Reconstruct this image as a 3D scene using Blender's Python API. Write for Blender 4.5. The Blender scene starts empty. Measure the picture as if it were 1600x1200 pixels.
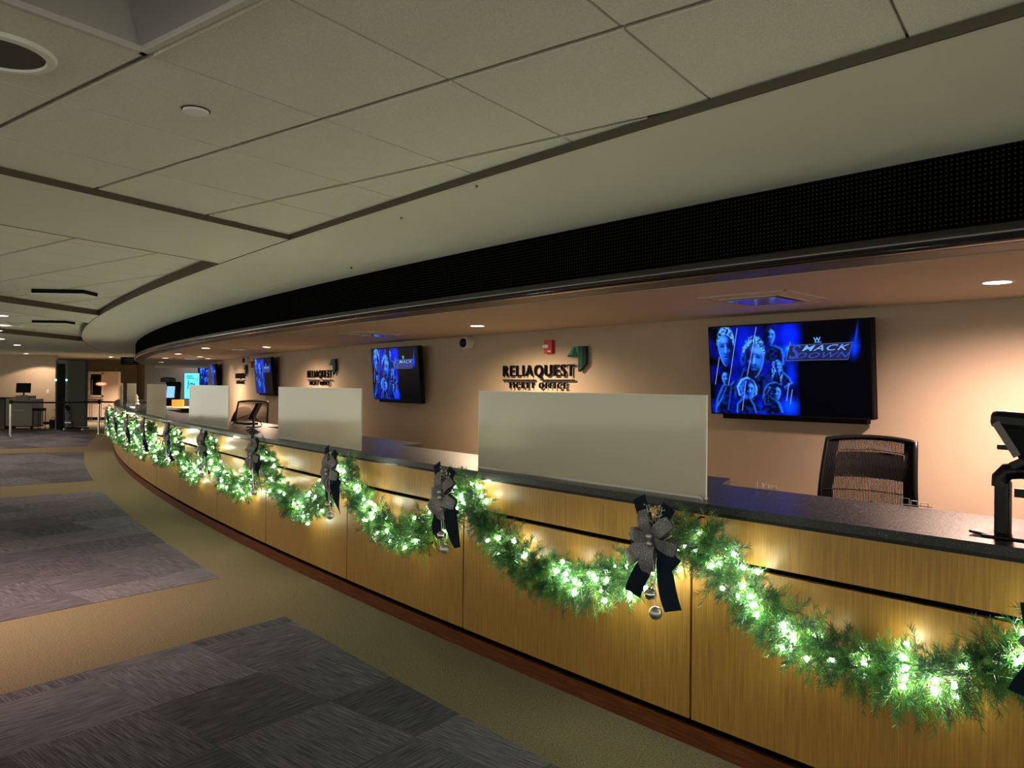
import bpy, math, random
import numpy as np
from mathutils import Vector, Matrix

# ------------------------------------------------------------------ camera, world, exposure
scene = bpy.context.scene
COL = scene.collection
PI = math.pi
FPX, PITCH, ROLL = 1178.4, 0.00242, 0.01093
cd = bpy.data.cameras.new('camera'); cam = bpy.data.objects.new('camera', cd); COL.objects.link(cam)
cd.sensor_fit = 'HORIZONTAL'; cd.sensor_width = 36.0; cd.lens = 36.0*FPX/1600.0
cd.clip_start = 0.05; cd.clip_end = 200
cam.matrix_world = Matrix.Translation((0, 0, 1.6)) @ Matrix.Rotation(PI/2+PITCH, 4, 'X') @ Matrix.Rotation(ROLL, 4, 'Z')
scene.camera = cam
scene.view_settings.view_transform = 'Standard'
scene.view_settings.look = 'None'
scene.view_settings.exposure = 2.2
scene.view_settings.gamma = 1.0
scene.view_settings.use_curve_mapping = False
w = bpy.data.worlds.new('world'); scene.world = w; w.use_nodes = True
w.node_tree.nodes['Background'].inputs[0].default_value = (0.92, 0.91, 0.76, 1)
w.node_tree.nodes['Background'].inputs[1].default_value = 0.48

BULB_STRENGTH = 48.0
WALL_SPOT = 84.0

# ------------------------------------------------------------------ plan: everything follows circles about one centre
CX, CY = 53.1625, 51.2143
R0 = 70.90                     # counter front
A0 = -2.37486
RW = 68.45                     # curved back wall
RF, RF2 = 70.45, 70.23         # fascia, soffit edge
RC = 71.57                     # edge of the tiled ceiling
ZC, ZS, ZF = 2.553, 2.169, 2.20
def ang(s): return A0 + s/R0
def P(r, s, z=0.0):
    a = ang(s); return Vector((CX+r*math.cos(a), CY+r*math.sin(a), z))
def rot(s): return ang(s)+PI/2          # local x = along the counter (right), y = towards the staff side
def polar(x, y):
    a = (math.atan2(y-CY, x-CX)-A0+PI) % (2*PI)-PI
    return math.hypot(x-CX, y-CY), a*R0
CAMR = cam.matrix_world.to_3x3()
def far_point(px, py, Y):      # point of the far hall at forward distance Y (metres)
    d = CAMR @ Vector(((px-800)/FPX, -(py-600)/FPX, -1.0))
    return Vector((0, 0, 1.6)) + d*(Y/d.y)

# ------------------------------------------------------------------ materials
MATS = {}
def mat(name, col=(.5, .5, .5), rough=.6, metal=0.0, emit=None, es=0.0, spec=.5, trans=0, alpha=1):
    if name in MATS: return MATS[name]
    m = bpy.data.materials.new(name); m.use_nodes = True
    b = m.node_tree.nodes['Principled BSDF']
    b.inputs['Base Color'].default_value = (*col, 1); b.inputs['Roughness'].default_value = rough
    b.inputs['Metallic'].default_value = metal; b.inputs['Specular IOR Level'].default_value = spec
    b.inputs['Transmission Weight'].default_value = trans; b.inputs['Alpha'].default_value = alpha
    if emit: b.inputs['Emission Color'].default_value = (*emit, 1); b.inputs['Emission Strength'].default_value = es
    MATS[name] = m; return m
def nodes(m): return m.node_tree.nodes, m.node_tree.links, m.node_tree.nodes['Principled BSDF']
def ramp(N, stops):
    r = N.new('ShaderNodeValToRGB'); e = r.color_ramp.elements
    while len(e) < len(stops): e.new(.5)
    for k, (p, c) in enumerate(stops): e[k].position = p; e[k].color = (*c, 1)
    return r
def noise(N, L, vec, scale, detail=3, rough=.5):
    n = N.new('ShaderNodeTexNoise'); n.inputs['Scale'].default_value = scale
    n.inputs['Detail'].default_value = detail; n.inputs['Roughness'].default_value = rough
    if vec: L.new(vec, n.inputs['Vector'])
    return n
def coords(N, L, kind='UV', scale=(1, 1, 1), rz=0):
    t = N.new('ShaderNodeTexCoord'); mp = N.new('ShaderNodeMapping')
    mp.inputs['Scale'].default_value = scale; mp.inputs['Rotation'].default_value = (0, 0, rz)
    L.new(t.outputs[kind], mp.inputs['Vector']); return mp.outputs['Vector']
def bump(N, L, b, src, strength=.2, dist=.01):
    u = N.new('ShaderNodeBump'); u.inputs['Strength'].default_value = strength; u.inputs['Distance'].default_value = dist
    L.new(src, u.inputs['Height']); L.new(u.outputs['Normal'], b.inputs['Normal'])
def speckle(name, stops, scale, rough, kind='Object', bs=0, det=4, bd=.01, spec=.5):
    m = mat(name, rough=rough, spec=spec); N, L, b = nodes(m)
    n = noise(N, L, coords(N, L, kind), scale, det, .6); r = ramp(N, stops)
    L.new(n.outputs['Fac'], r.inputs['Fac']); L.new(r.outputs['Color'], b.inputs['Base Color'])
    if bs: bump(N, L, b, n.outputs['Fac'], bs, bd)
    return m
# wood veneer, vertical grain
def wood(name, c1, c2, c3, sc=(34, 1.2, 1), rough=.42):
    m = mat(name, rough=rough); N, L, b = nodes(m)
    v = coords(N, L, 'UV', sc); n = noise(N, L, v, 3.2, 8, .65); r = ramp(N, [(.3, c1), (.5, c2), (.72, c3)])
    L.new(n.outputs['Fac'], r.inputs['Fac']); L.new(r.outputs['Color'], b.inputs['Base Color'])
    bump(N, L, b, n.outputs['Fac'], .12, .004); return m
M_wood = wood('oak_veneer', (.20, .098, .013), (.28, .142, .020), (.38, .205, .036))
M_base = wood('red_baseboard', (.055, .014, .003), (.095, .026, .006), (.15, .048, .012), (1.6, 30, 1), .6)
M_base.node_tree.nodes['Principled BSDF'].inputs['Specular IOR Level'].default_value = .12
M_black = mat('black_gap', (.0015, .0015, .0015), .8, spec=.0)
M_granite = mat('granite', rough=.3, spec=.5)
N, L, b = nodes(M_granite)
v = coords(N, L, 'Object'); vo = N.new('ShaderNodeTexVoronoi'); vo.inputs['Scale'].default_value = 190; L.new(v, vo.inputs['Vector'])
n1 = noise(N, L, v, 130, 3, .7)
r1 = ramp(N, [(.40, (.003, .004, .004)), (.56, (.010, .012, .012)), (.66, (.05, .05, .045)), (.74, (.25, .24, .22))])
L.new(n1.outputs['Fac'], r1.inputs['Fac']); L.new(r1.outputs['Color'], b.inputs['Base Color'])
rr = ramp(N, [(.0, (.26,)*3), (.5, (.32,)*3), (1, (.6,)*3)]); L.new(vo.outputs['Distance'], rr.inputs['Fac']); L.new(rr.outputs['Color'], b.inputs['Roughness'])
bump(N, L, b, n1.outputs['Fac'], .10, .002)
M_wall = speckle('beige_paint', [(.3, (.36, .275, .195)), (.7, (.39, .30, .215))], 3, .7, bs=.0)
M_endwall = speckle('slate_paint', [(.3, (.20, .185, .20)), (.7, (.22, .205, .22))], 3, .8)
M_soffit = speckle('soffit_paint', [(.3, (.46, .39, .32)), (.7, (.49, .415, .34))], 2, .75)
M_ceil = speckle('ceiling_paint', [(.3, (.67, .69, .60)), (.7, (.70, .72, .63))], 1.5, .8)
M_tile = speckle('acoustic_tile', [(.3, (.68, .68, .60)), (.62, (.84, .84, .75))], 220, .95, bs=.5, det=2, bd=.002)
M_grid = mat('ceiling_grid', (.50, .48, .42), .5)
M_back = mat('plenum_dark', (.05, .045, .035), .9)
M_tan = speckle('tan_carpet', [(.3, (.09, .076, .050)), (.7, (.25, .205, .132))], 120, .95, bs=.6, det=3, bd=.006, spec=.1)
# perforated black fascia: dots of a regular grid in (s, z)
M_fascia = mat('perforated_black', (.008, .008, .008), .8, spec=.0); N, L, b = nodes(M_fascia)
v = coords(N, L, 'UV', (1/.02, 1/.02, 1)); fr = N.new('ShaderNodeVectorMath'); fr.operation = 'FRACTION'; L.new(v, fr.inputs[0])
sb = N.new('ShaderNodeVectorMath'); sb.operation = 'SUBTRACT'; sb.inputs[1].default_value = (.5, .5, 0); L.new(fr.outputs[0], sb.inputs[0])
ml = N.new('ShaderNodeVectorMath'); ml.operation = 'MULTIPLY'; ml.inputs[1].default_value = (1, 1, 0); L.new(sb.outputs[0], ml.inputs[0])
ln = N.new('ShaderNodeVectorMath'); ln.operation = 'LENGTH'; L.new(ml.outputs[0], ln.inputs[0])
r1 = ramp(N, [(.14, (.030, .029, .025)), (.26, (.0015, .0015, .0015))]); L.new(ln.outputs['Value'], r1.inputs['Fac']); L.new(r1.outputs['Color'], b.inputs['Base Color'])
M_rail = mat('gloss_black_rail', (.012, .010, .009), .16, spec=.8)
M_trimgrey = mat('dark_trim', (.05, .045, .04), .5)
# carpet tiles, quarter-turned, striped
def carpet_tiles():
    m = mat('charcoal_carpet_tile', rough=.95, spec=.1); N, L, b = nodes(m)
    v = coords(N, L, 'Object', (1/.61, 1/.61, 1), math.radians(-52))
    sx = N.new('ShaderNodeSeparateXYZ'); L.new(v, sx.inputs[0])
    def mth(op, a, bb=None):
        q = N.new('ShaderNodeMath'); q.operation = op
        for k, t in enumerate((a, bb)):
            if t is None: continue
            if isinstance(t, (int, float)): q.inputs[k].default_value = t
            else: L.new(t, q.inputs[k])
        return q.outputs[0]
    fx, fy = mth('FLOOR', sx.outputs[0]), mth('FLOOR', sx.outputs[1])
    par = mth('MODULO', mth('ABSOLUTE', mth('ADD', fx, fy)), 2.0)
    va = coords(N, L, 'Object', (1, 1, 1), math.radians(-52))
    def stretched(sc):
        mp = N.new('ShaderNodeMapping'); mp.inputs['Scale'].default_value = sc; L.new(va, mp.inputs['Vector'])
        return noise(N, L, mp.outputs[0], 1, 3, .7)
    na, nb = stretched((5, 150, 1)), stretched((150, 5, 1))
    mx = N.new('ShaderNodeMix'); mx.data_type = 'FLOAT'; L.new(par, mx.inputs[0]); L.new(na.outputs['Fac'], mx.inputs[2]); L.new(nb.outputs['Fac'], mx.inputs[3])
    cb = N.new('ShaderNodeCombineXYZ'); L.new(fx, cb.inputs[0]); L.new(fy, cb.inputs[1])
    wn = N.new('ShaderNodeTexWhiteNoise'); wn.noise_dimensions = '2D'; L.new(cb.outputs[0], wn.inputs['Vector'])
    tone = mth('MULTIPLY', wn.outputs['Value'], .16)
    f = mth('ADD', mx.outputs[0], mth('SUBTRACT', tone, .08))
    r = ramp(N, [(.33, (.034, .034, .046)), (.5, (.090, .088, .112)), (.68, (.19, .18, .22))])
    L.new(f, r.inputs['Fac']); L.new(r.outputs['Color'], b.inputs['Base Color'])
    bump(N, L, b, mx.outputs[0], .5, .004); return m
M_ctile = carpet_tiles()
M_metal = mat('brushed_steel', (.62, .61, .58), .28, 1.0)
M_chrome = mat('chrome', (.8, .8, .78), .12, 1.0)
M_dark = mat('black_plastic', (.003, .003, .0035), .35, spec=.25)
M_matte = mat('matte_black', (.003, .003, .003), .6, spec=.12)
M_white = mat('white_plastic', (.55, .54, .50), .5)
M_red = mat('red_enamel', (.42, .012, .010), .4)
M_plate = mat('bright_white_metal', (.85, .85, .80), .5)
M_navy = mat('navy_velvet', (.004, .012, .022), .85, spec=.2)
M_silver = mat('silver_ribbon', rough=.5, metal=.35); N, L, b = nodes(M_silver)
n1 = noise(N, L, coords(N, L, 'Object'), 420, 2, .6); r1 = ramp(N, [(.35, (.09, .09, .095)), (.6, (.20, .20, .20)), (.70, (1, 1, 1))])
L.new(n1.outputs['Fac'], r1.inputs['Fac']); L.new(r1.outputs['Color'], b.inputs['Base Color'])
M_ball = mat('silver_ball', (.55, .54, .50), .22, 1.0)
M_ball2 = mat('satin_silver_ball', (.50, .49, .45), .42, 1.0)
M_glit = mat('silver_glitter', (.60, .60, .52), .35, .6)
M_n1 = mat('needle_green', (.028, .14, .026), .45); M_n2 = mat('needle_light', (.11, .28, .04), .45); M_n3 = mat('needle_dark', (.012, .070, .026), .5)
M_vine = mat('garland_stem', (.02, .035, .012), .8)
M_bulb = mat('bulb_glow', (1, 1, 1), .3, emit=(.95, 1.0, .74), es=BULB_STRENGTH)
M_glass = mat('frosted_glass', rough=.08, spec=.6); N, L, b = nodes(M_glass)
b.inputs['Base Color'].default_value = (.70, .67, .54, 1)
tr = N.new('ShaderNodeBsdfTranslucent'); tr.inputs['Color'].default_value = (.55, .54, .46, 1)
ms = N.new('ShaderNodeMixShader'); ms.inputs[0].default_value = .35
L.new(b.outputs[0], ms.inputs[1]); L.new(tr.outputs[0], ms.inputs[2]); L.new(ms.outputs[0], N['Material Output'].inputs['Surface'])
M_glassedge = mat('glass_edge', (.62, .66, .55), .15)
M_lens = mat('warm_lens', (1, .9, .8), .4, emit=(1, .80, .62), es=9)
M_lens2 = mat('white_lens', (1, .95, .9), .4, emit=(1, .88, .74), es=7)
M_offlens = mat('unlit_lens', (.42, .41, .38), .5)

# ------------------------------------------------------------------ mesh building
class MB:
    def __init__(s): s.v = []; s.f = []; s.m = []
    def add(s, vs, fs, mi=0):
        o = len(s.v); s.v += [tuple(q) for q in vs]; s.f += [tuple(i+o for i in f) for f in fs]; s.m += [mi]*len(fs); return s
    def box(s, c, d, R=None, mi=0, taper=1.0):
        x, y, z = d[0]/2, d[1]/2, d[2]/2
        vs = [Vector((sx*x*(taper if sz > 0 else 1), sy*y*(taper if sz > 0 else 1), sz*z)) for sz in (-1, 1) for sx, sy in ((-1, -1), (1, -1), (1, 1), (-1, 1))]
        if R is not None: vs = [R @ q for q in vs]
        c = Vector(c)
        return s.add([q+c for q in vs], [(3, 2, 1, 0), (4, 5, 6, 7), (0, 1, 5, 4), (1, 2, 6, 5), (2, 3, 7, 6), (3, 0, 4, 7)], mi)
    def arc(s, r0, r1, s0, s1, z0, z1, n=None, mi=0):      # curved bar between two radii
        n = n or max(1, int(abs(s1-s0)/.25))
        vs = []
        for i in range(n+1):
            t = s0+(s1-s0)*i/n
            vs += [P(r0, t, z0), P(r1, t, z0), P(r1, t, z1), P(r0, t, z1)]
        fs = [(3, 2, 1, 0), (4*n, 4*n+1, 4*n+2, 4*n+3)]
        for i in range(n):
            a = 4*i; b = a+4
            fs += [(a+k, a+(k+1) % 4, b+(k+1) % 4, b+k) for k in range(4)]
        return s.add(vs, fs, mi)
    def prism(s, poly, z0, z1, mi=0):
        n = len(poly); vs = [(p[0], p[1], z0) for p in poly]+[(p[0], p[1], z1) for p in poly]
        return s.add(vs, [tuple(range(n-1, -1, -1)), tuple(range(n, 2*n))]+[(i, (i+1) % n, n+(i+1) % n, n+i) for i in range(n)], mi)
    def vprism(s, poly, y0, y1, mi=0):                      # polygon in (x, z), thickness in y
        n = len(poly); vs = [(p[0], y0, p[1]) for p in poly]+[(p[0], y1, p[1]) for p in poly]
        return s.add(vs, [tuple(range(n)), tuple(range(2*n-1, n-1, -1))]+[(i, n+i, n+(i+1) % n, (i+1) % n) for i in range(n)], mi)
    def tube(s, pts, r, n=10, mi=0, closed=False):
        pts = [Vector(p) for p in pts]; m = len(pts); rs = r if isinstance(r, (list, tuple)) else [r]*m
        vs = []; up = None
        for i, p in enumerate(pts):
            a = pts[i-1] if (i or closed) else p; b = pts[(i+1) % m] if (i < m-1 or closed) else p
            d = (b-a).normalized()
            if up is None: up = Vector((0, 0, 1)) if abs(d.z) < .9 else Vector((1, 0, 0))
            x = d.cross(up).normalized(); y = x.cross(d).normalized(); up = y
            vs += [p+rs[i]*(math.cos(2*PI*k/n)*x+math.sin(2*PI*k/n)*y) for k in range(n)]
        fs = []
        for i in range(m if closed else m-1):
            j = (i+1) % m
            fs += [(i*n+k, i*n+(k+1) % n, j*n+(k+1) % n, j*n+k) for k in range(n)]
        if not closed: fs += [tuple(range(n-1, -1, -1)), tuple(range((m-1)*n, m*n))]
        return s.add(vs, fs, mi)
    def lathe(s, prof, c=(0, 0, 0), n=24, mi=0):
        vs = []
        for r, z in prof: vs += [(c[0]+r*math.cos(2*PI*k/n), c[1]+r*math.sin(2*PI*k/n), c[2]+z) for k in range(n)]
        fs = [(i*n+k, i*n+(k+1) % n, (i+1)*n+(k+1) % n, (i+1)*n+k) for i in range(len(prof)-1) for k in range(n)]
        if prof[0][0] > 1e-6: fs.append(tuple(range(n-1, -1, -1)))
        if prof[-1][0] > 1e-6: fs.append(tuple(range((len(prof)-1)*n, len(prof)*n)))
        return s.add(vs, fs, mi)
    def sphere(s, c, r, n=14, mi=0, sq=1.0):
        return s.lathe([(max(1e-7, r*math.sin(PI*i/(n//2+1))), -r*sq*math.cos(PI*i/(n//2+1))) for i in range(n//2+2)], c, n, mi)
    def strip(s, ctr, wdir, wid, th=.0012, mi=0, nrm=None): # ribbon with real thickness
        n = len(ctr); vs = []
        for i in range(n):
            c = Vector(ctr[i]); wd = Vector(wdir[i]).normalized(); h = wid[i]/2
            d = (Vector(ctr[min(i+1, n-1)])-Vector(ctr[max(i-1, 0)])).normalized(); nn = d.cross(wd).normalized()*th/2
            vs += [c-wd*h-nn, c+wd*h-nn, c+wd*h+nn, c-wd*h+nn]
        fs = [(3, 2, 1, 0), (4*n-4, 4*n-3, 4*n-2, 4*n-1)]
        for i in range(n-1):
            a = 4*i; b = a+4; fs += [(a+k, a+(k+1) % 4, b+(k+1) % 4, b+k) for k in range(4)]
        return s.add(vs, fs, mi)
    def text(s, body, height, width=None, depth=.01, x0=0, z0=0, y=0, bold=0.0, mi=0, shear=0, spacing=1.0):
        cu = bpy.data.curves.new('lettering', 'FONT'); cu.body = body; cu.extrude = depth/2; cu.offset = bold; cu.shear = shear
        cu.space_character = spacing; cu.resolution_u = 4
        ob = bpy.data.objects.new('lettering', cu); COL.objects.link(ob); bpy.context.view_layer.update()
        me = ob.evaluated_get(bpy.context.evaluated_depsgraph_get()).to_mesh()
        vs = [q.co.copy() for q in me.vertices]; fs = [tuple(f.vertices) for f in me.polygons]
        ob.to_mesh_clear(); bpy.data.objects.remove(ob); bpy.data.curves.remove(cu)
        x = [q.x for q in vs]; yy = [q.y for q in vs]
        hh = height/.73; ww = (width/(max(x)-min(x))) if width else hh
        s.add([(x0+(q.x-min(x))*ww, y-q.z, z0+q.y*hh) for q in vs], fs, mi)
        return s
def finish(me, smooth):
    if smooth:
        me.shade_smooth()
        try: me.set_sharp_from_angle(angle=math.radians(smooth))
        except Exception: pass
def obj(name, mb, mats, parent=None, world=False, smooth=0, uvarc=False, bevel=0):
    me = bpy.data.meshes.new(name)
    vs = mb.v
    if parent is not None and world:
        inv = parent.matrix_basis.inverted(); vs = [inv @ Vector(q) for q in vs]
    me.from_pydata(vs, [], mb.f)
    mats = mats if isinstance(mats, (list, tuple)) else [mats]
    for m in mats: me.materials.append(m)
    if len(mats) > 1: me.polygons.foreach_set('material_index', mb.m)
    uv = me.uv_layers.new(name='UVMap')
    if uvarc:
        co = [polar(q[0], q[1])+(q[2],) for q in mb.v]
        dat = []
        for p in me.polygons:
            hor = abs(p.normal.z) > .7
            for vi in p.vertices: r, s, z = co[vi]; dat += [s, r if hor else z]
        uv.data.foreach_set('uv', dat)
    else:
        dat = []
        for p in me.polygons:
            n = p.normal; k = max(range(3), key=lambda i: abs(n[i])); ax = [(1, 2), (0, 2), (0, 1)][k]
            for vi in p.vertices: c = me.vertices[vi].co; dat += [c[ax[0]], c[ax[1]]]
        uv.data.foreach_set('uv', dat)
    me.update(); finish(me, smooth)
    o = bpy.data.objects.new(name, me); COL.objects.link(o)
    if parent is not None: o.parent = parent
    if bevel:
        bv = o.modifiers.new('bevel', 'BEVEL'); bv.width = bevel; bv.segments = 2; bv.limit_method = 'ANGLE'
    return o
def tag(o, label=None, cat=None, group=None, kind=None):
    if label: o['label'] = label
    if cat: o['category'] = cat
    if group: o['group'] = group
    if kind: o['kind'] = kind
    return o
def thing(name, label, cat, loc=(0, 0, 0), rz=0, group=None):
    o = bpy.data.objects.new(name, None); COL.objects.link(o); o.empty_display_size = .1
    o.location = loc; o.rotation_euler = (0, 0, rz)
    o.matrix_basis  # uses loc/rot directly
    return tag(o, label, cat, group)
def struct(name, mb, m, **k):
    o = obj(name, mb, m, **k); tag(o, kind='structure'); return o
def copy_tree(o, parent=None, label=None):
    c = o.copy(); COL.objects.link(c); c.parent = parent
    if label: c['label'] = label
    for ch in list(o.children): copy_tree(ch, c)
    return c
def lamp(kind, name, loc, energy, color, parent=None, **k):
    ld = bpy.data.lights.new(name, kind); ld.energy = energy; ld.color = color
    for a, v_ in k.items():
        if a != 'rot': setattr(ld, a, v_)
    o = bpy.data.objects.new(name, ld); COL.objects.link(o); o.location = loc
    if 'rot' in k: o.rotation_euler = k['rot']
    if parent is not None: o.parent = parent
    return o

# ------------------------------------------------------------------ floor
f = MB(); f.prism([(-26, -8), (30, -8), (30, 45), (-26, 45)], -.1, 0); struct('floor', f, M_tan)
RK = R0+.60
def arcpts(r, s0, s1, n=24): return [P(r, s0+(s1-s0)*i/n) for i in range(n+1)]
def sof(pt): return polar(pt[0], pt[1])[1]
def out(p, q, L):   # continue from p through q
    d = (Vector(q)-Vector(p)).normalized(); return Vector(p)+d*L
def patch(a, aq, b, bq, La=9, Lb=9):
    pts = arcpts(RK, sof(a), sof(b)); return [tuple(p[:2]) for p in pts]+[tuple(out(b, bq, Lb)), tuple(out(a, aq, La))]
patches = [
    [tuple(p[:2]) for p in arcpts(RK, 4, sof((-1.53, 5.18)))]+[tuple(out((-1.53, 5.18), (-2.58, 3.83), 14)), (-9, -7.9), (6, -7.9)],
    patch((-2.37, 6.18), (-3.37, 4.99), (-5.97, 11.02), (-6.91, 10.2)),
    patch((-6.73, 12.14), (-7.68, 11.34), (-9.66, 17.08), (-11.12, 16.42)),
    patch((-10.45, 18.6), (-11.85, 17.48), (-12.0, 21.87), (-14.4, 25.3), 9, 5.5),
]
for pp in patches:
    o = struct('floor', MB().prism(pp, -.02, .003), M_ctile); o['label'] = 'charcoal striped carpet tile field set in the tan floor'

# ------------------------------------------------------------------ lobby ceiling: plaster ring and beams, recessed tile fields
ceil = MB()
ceil.arc(RF-.3, RC, -36, 9, ZC, ZC+.16, n=150)
EDGES = []
def beam(a, aq, b, bq, La=8, Lb=8):
    pts = arcpts(RC, sof(a), sof(b), 6)
    ceil.prism([tuple(p[:2]) for p in pts]+[tuple(out(b, bq, Lb)), tuple(out(a, aq, La))], ZC, ZC+.16)
    EDGES.append((pts[0].xy, out(a, aq, La))); EDGES.append((pts[-1].xy, out(b, bq, Lb)))
b1 = ((-1.50, 4.98), (-2.37, 3.48), (-2.36, 6.04), (-3.14, 4.61))
b2 = ((-5.97, 10.9), (-6.21, 9.14), (-6.92, 12.37), (-7.01, 10.31))
b3 = ((-10.24, 17.99), (-10.32, 15.18))
beam(*b1, 12, 12); beam(*b2)
pts = arcpts(RC, sof(b3[0]), -36, 16)
ceil.prism([tuple(p[:2]) for p in pts]+[(-18.8, 37), (-26, 37), (-26, 12), tuple(out(b3[0], b3[1], 8))], ZC, ZC+.16)
struct('ceiling', ceil, M_ceil)
# added dark strip, its brown stands for shade on the recessed fields' lips
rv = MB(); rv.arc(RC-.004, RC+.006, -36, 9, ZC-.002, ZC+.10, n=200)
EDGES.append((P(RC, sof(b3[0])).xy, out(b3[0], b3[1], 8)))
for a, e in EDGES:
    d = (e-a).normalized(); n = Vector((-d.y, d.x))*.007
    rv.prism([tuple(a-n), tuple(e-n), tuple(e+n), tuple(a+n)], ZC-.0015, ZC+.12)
struct('lip_shade_strip', rv, mat('lip_shade_brown', (.105, .095, .070), .8, spec=.1))
GA = math.radians(-36.4); ga = Vector((math.cos(GA), math.sin(GA))); gb = Vector((-math.sin(GA), math.cos(GA)))
g0 = Vector((-.21, 2.43)); PA, PB = .622, .662
def side(p, a, q): return (q[0]-a[0])*(p[1]-a[1])-(q[1]-a[1])*(p[0]-a[0])
mid1 = ((Vector(b1[0])+Vector(b1[2]))/2, (Vector(b1[1])+Vector(b1[3]))/2)
mid2 = ((Vector(b2[0])+Vector(b2[2]))/2, (Vector(b2[1])+Vector(b2[3]))/2)
def field(z, test, skip=()):
    t = MB(); g = MB()
    for i in range(-32, 24):
        for j in range(-12, 34):
            c = g0+ga*(PA*(i+.5))+gb*(PB*(j+.5))
            r, s = polar(c.x, c.y)
            if r < RC-.55 or r > RC+12 or not test(c): continue
            R = Matrix.Rotation(GA, 3, 'Z')
            if (i, j) not in skip: t.box((c.x, c.y, z+.011), (PA-.010, PB-.026, .022), R)
            if (i, j) not in skip: g.box((c.x, c.y, z+.034), (PA, PB, .012), R)
            # inverted tee bars, set a little above the tile face
            for dx, dy, lx, ly in ((0, PB/2, PA, .014), (PA/2, 0, .006, PB)):
                q = c+ga*dx+gb*dy; g.box((q.x, q.y, z+.020), (lx, ly, .016), R, 1)
    struct('ceiling', t, M_tile); struct('ceiling', g, [M_back, M_grid])
troffer_cells = [(-4, -2), (-3, -2), (-2, -2), (-1, -2)]
TR = [(-1, -2), (0, -2)]
field(ZC+.030, lambda c: side(c, mid1[0], mid1[1])*side(Vector((0, 2)), mid1[0], mid1[1]) > 0, TR)
field(ZC+.075, lambda c: side(c, mid1[0], mid1[1])*side(Vector((0, 2)), mid1[0], mid1[1]) < 0 and side(c, mid2[0], mid2[1])*side(Vector((0, 2)), mid2[0], mid2[1]) > 0)
field(ZC+.10, lambda c: side(c, mid2[0], mid2[1])*side(Vector((0, 2)), mid2[0], mid2[1]) < 0 and c.y < 19)

# unlit troffer in the near tile field
def cell(i, j): return g0+ga*(PA*(i+.5))+gb*(PB*(j+.5))
c = (cell(-1, -2)+cell(0, -2))/2
t = thing('ceiling_light_fixture', 'large unlit recessed light box in the near ceiling at the top left', 'light fixture', (c.x, c.y, ZC+.03), GA)
LX, LY = 2*PA-.03, PB-.04
m_ = MB()
for sx, sy, dx, dy in ((0, -1, LX, .02), (0, 1, LX, .02), (-1, 0, .02, LY), (1, 0, .02, LY)):
    m_.box((sx*(LX/2-.01), sy*(LY/2-.01), -.003), (dx, dy, .022))
obj('frame', m_, M_white, t)
m_ = MB(); a_, b_ = LX/2-.02, LY/2-.02; ia, ib = a_-.10, b_-.09
lo = [(-a_, -b_, .004), (a_, -b_, .004), (a_, b_, .004), (-a_, b_, .004)]; hi = [(-ia, -ib, .07), (ia, -ib, .07), (ia, ib, .07), (-ia, ib, .07)]
m_.add(lo+hi, [(k, (k+1) % 4, 4+(k+1) % 4, 4+k) for k in range(4)]); m_.box((0, 0, .075), (2*ia, 2*ib, .01))
obj('reflector_pan', m_, M_offlens, t)

# small ceiling fittings of the lobby
def disc_fit(name, label, cat, loc, r, mats, dark=False, group=None):
    t = thing(name, label, cat, loc, 0, group)
    if dark:
        obj('rim', MB().lathe([(r*.80, -.004), (r*.82, -.014), (r*.97, -.012), (r, 0), (r*.8, 0)], n=36), M_plate, t, smooth=40)
        obj('grille', MB().lathe([(1e-6, -.006), (r*.80, -.006), (r*.80, 0)], n=36), mats[1], t)
    else:
        obj('cover_plate', MB().lathe([(1e-6, -.012), (r*.93, -.010), (r, -.004), (r*.97, 0)], n=30), mats[0], t, smooth=40)
        obj('shadow_ring', MB().lathe([(r*1.02, -.001), (r*1.05, -.0035), (r*1.08, -.001)], n=30), mats[1], t)
    return t
M_grille = mat('speaker_grille', (.055, .055, .042), .7)
disc_fit('ceiling_speaker', 'round ceiling speaker with a dark grille at the top left corner', 'speaker', (-1.545, 2.245, ZC+.03), .155, [M_white, M_grille], True)
disc_fit('sprinkler_cover', 'small round white cover plate in the near tiled ceiling', 'sprinkler cover', (-1.15, 2.715, ZC+.028), .045, [M_plate, M_black])
for px, py, Y, nm in ((8, 456, 8.45, 'round pale ceiling speaker in the middle ceiling field'), (22, 507, 13.6, 'round pale ceiling speaker in the far ceiling field')):
    p = far_point(px, py, Y); zz = ZC+(.075 if Y < 10 else .10)
    t = thing('ceiling_speaker', nm, 'speaker', (p.x, p.y, zz))
    obj('dome', MB().lathe([(1e-6, -.07), (.07, -.06), (.11, -.03), (.12, 0)], n=24), M_white, t, smooth=50)
def slot_vent(loc, rz, nm):
    t = thing('slot_vent', nm, 'vent', loc, rz)
    obj('face_plate', MB().box((0, 0, -.050), (.60, .34, .008)), M_plate, t)
    obj('slot', MB().box((0, 0, -.022), (.57, .32, .048)), M_matte, t)
slot_vent((-5.12, 8.62, ZC+.075), math.radians(2), 'black slot air vent in the middle ceiling field')
p = far_point(84, 508, 13.3); slot_vent((p.x, p.y, ZC+.10), math.radians(2), 'black slot air vent in the far ceiling field')
p = far_point(52, 519, 15.6); disc_fit('sprinkler_cover', 'tiny round white cover plate in the far ceiling field', 'sprinkler cover', (p.x, p.y, ZC+.10), .045, [M_white, M_black])
for (x, y, nm) in ((-.64, 4.29, 'tiny pin sprinkler in the plaster ceiling, middle of the three'), (-.18, 3.59, 'tiny pin sprinkler in the plaster ceiling, nearest of the three'), (-1.32, 6.14, 'tiny pin sprinkler in the plaster ceiling, farthest of the three')):
    t = tag(obj('pin_sprinkler', MB().lathe([(1e-6, -.012), (.006, -.012), (.010, 0)], (x, y, ZC), 12), M_chrome), nm, 'sprinkler')

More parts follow.
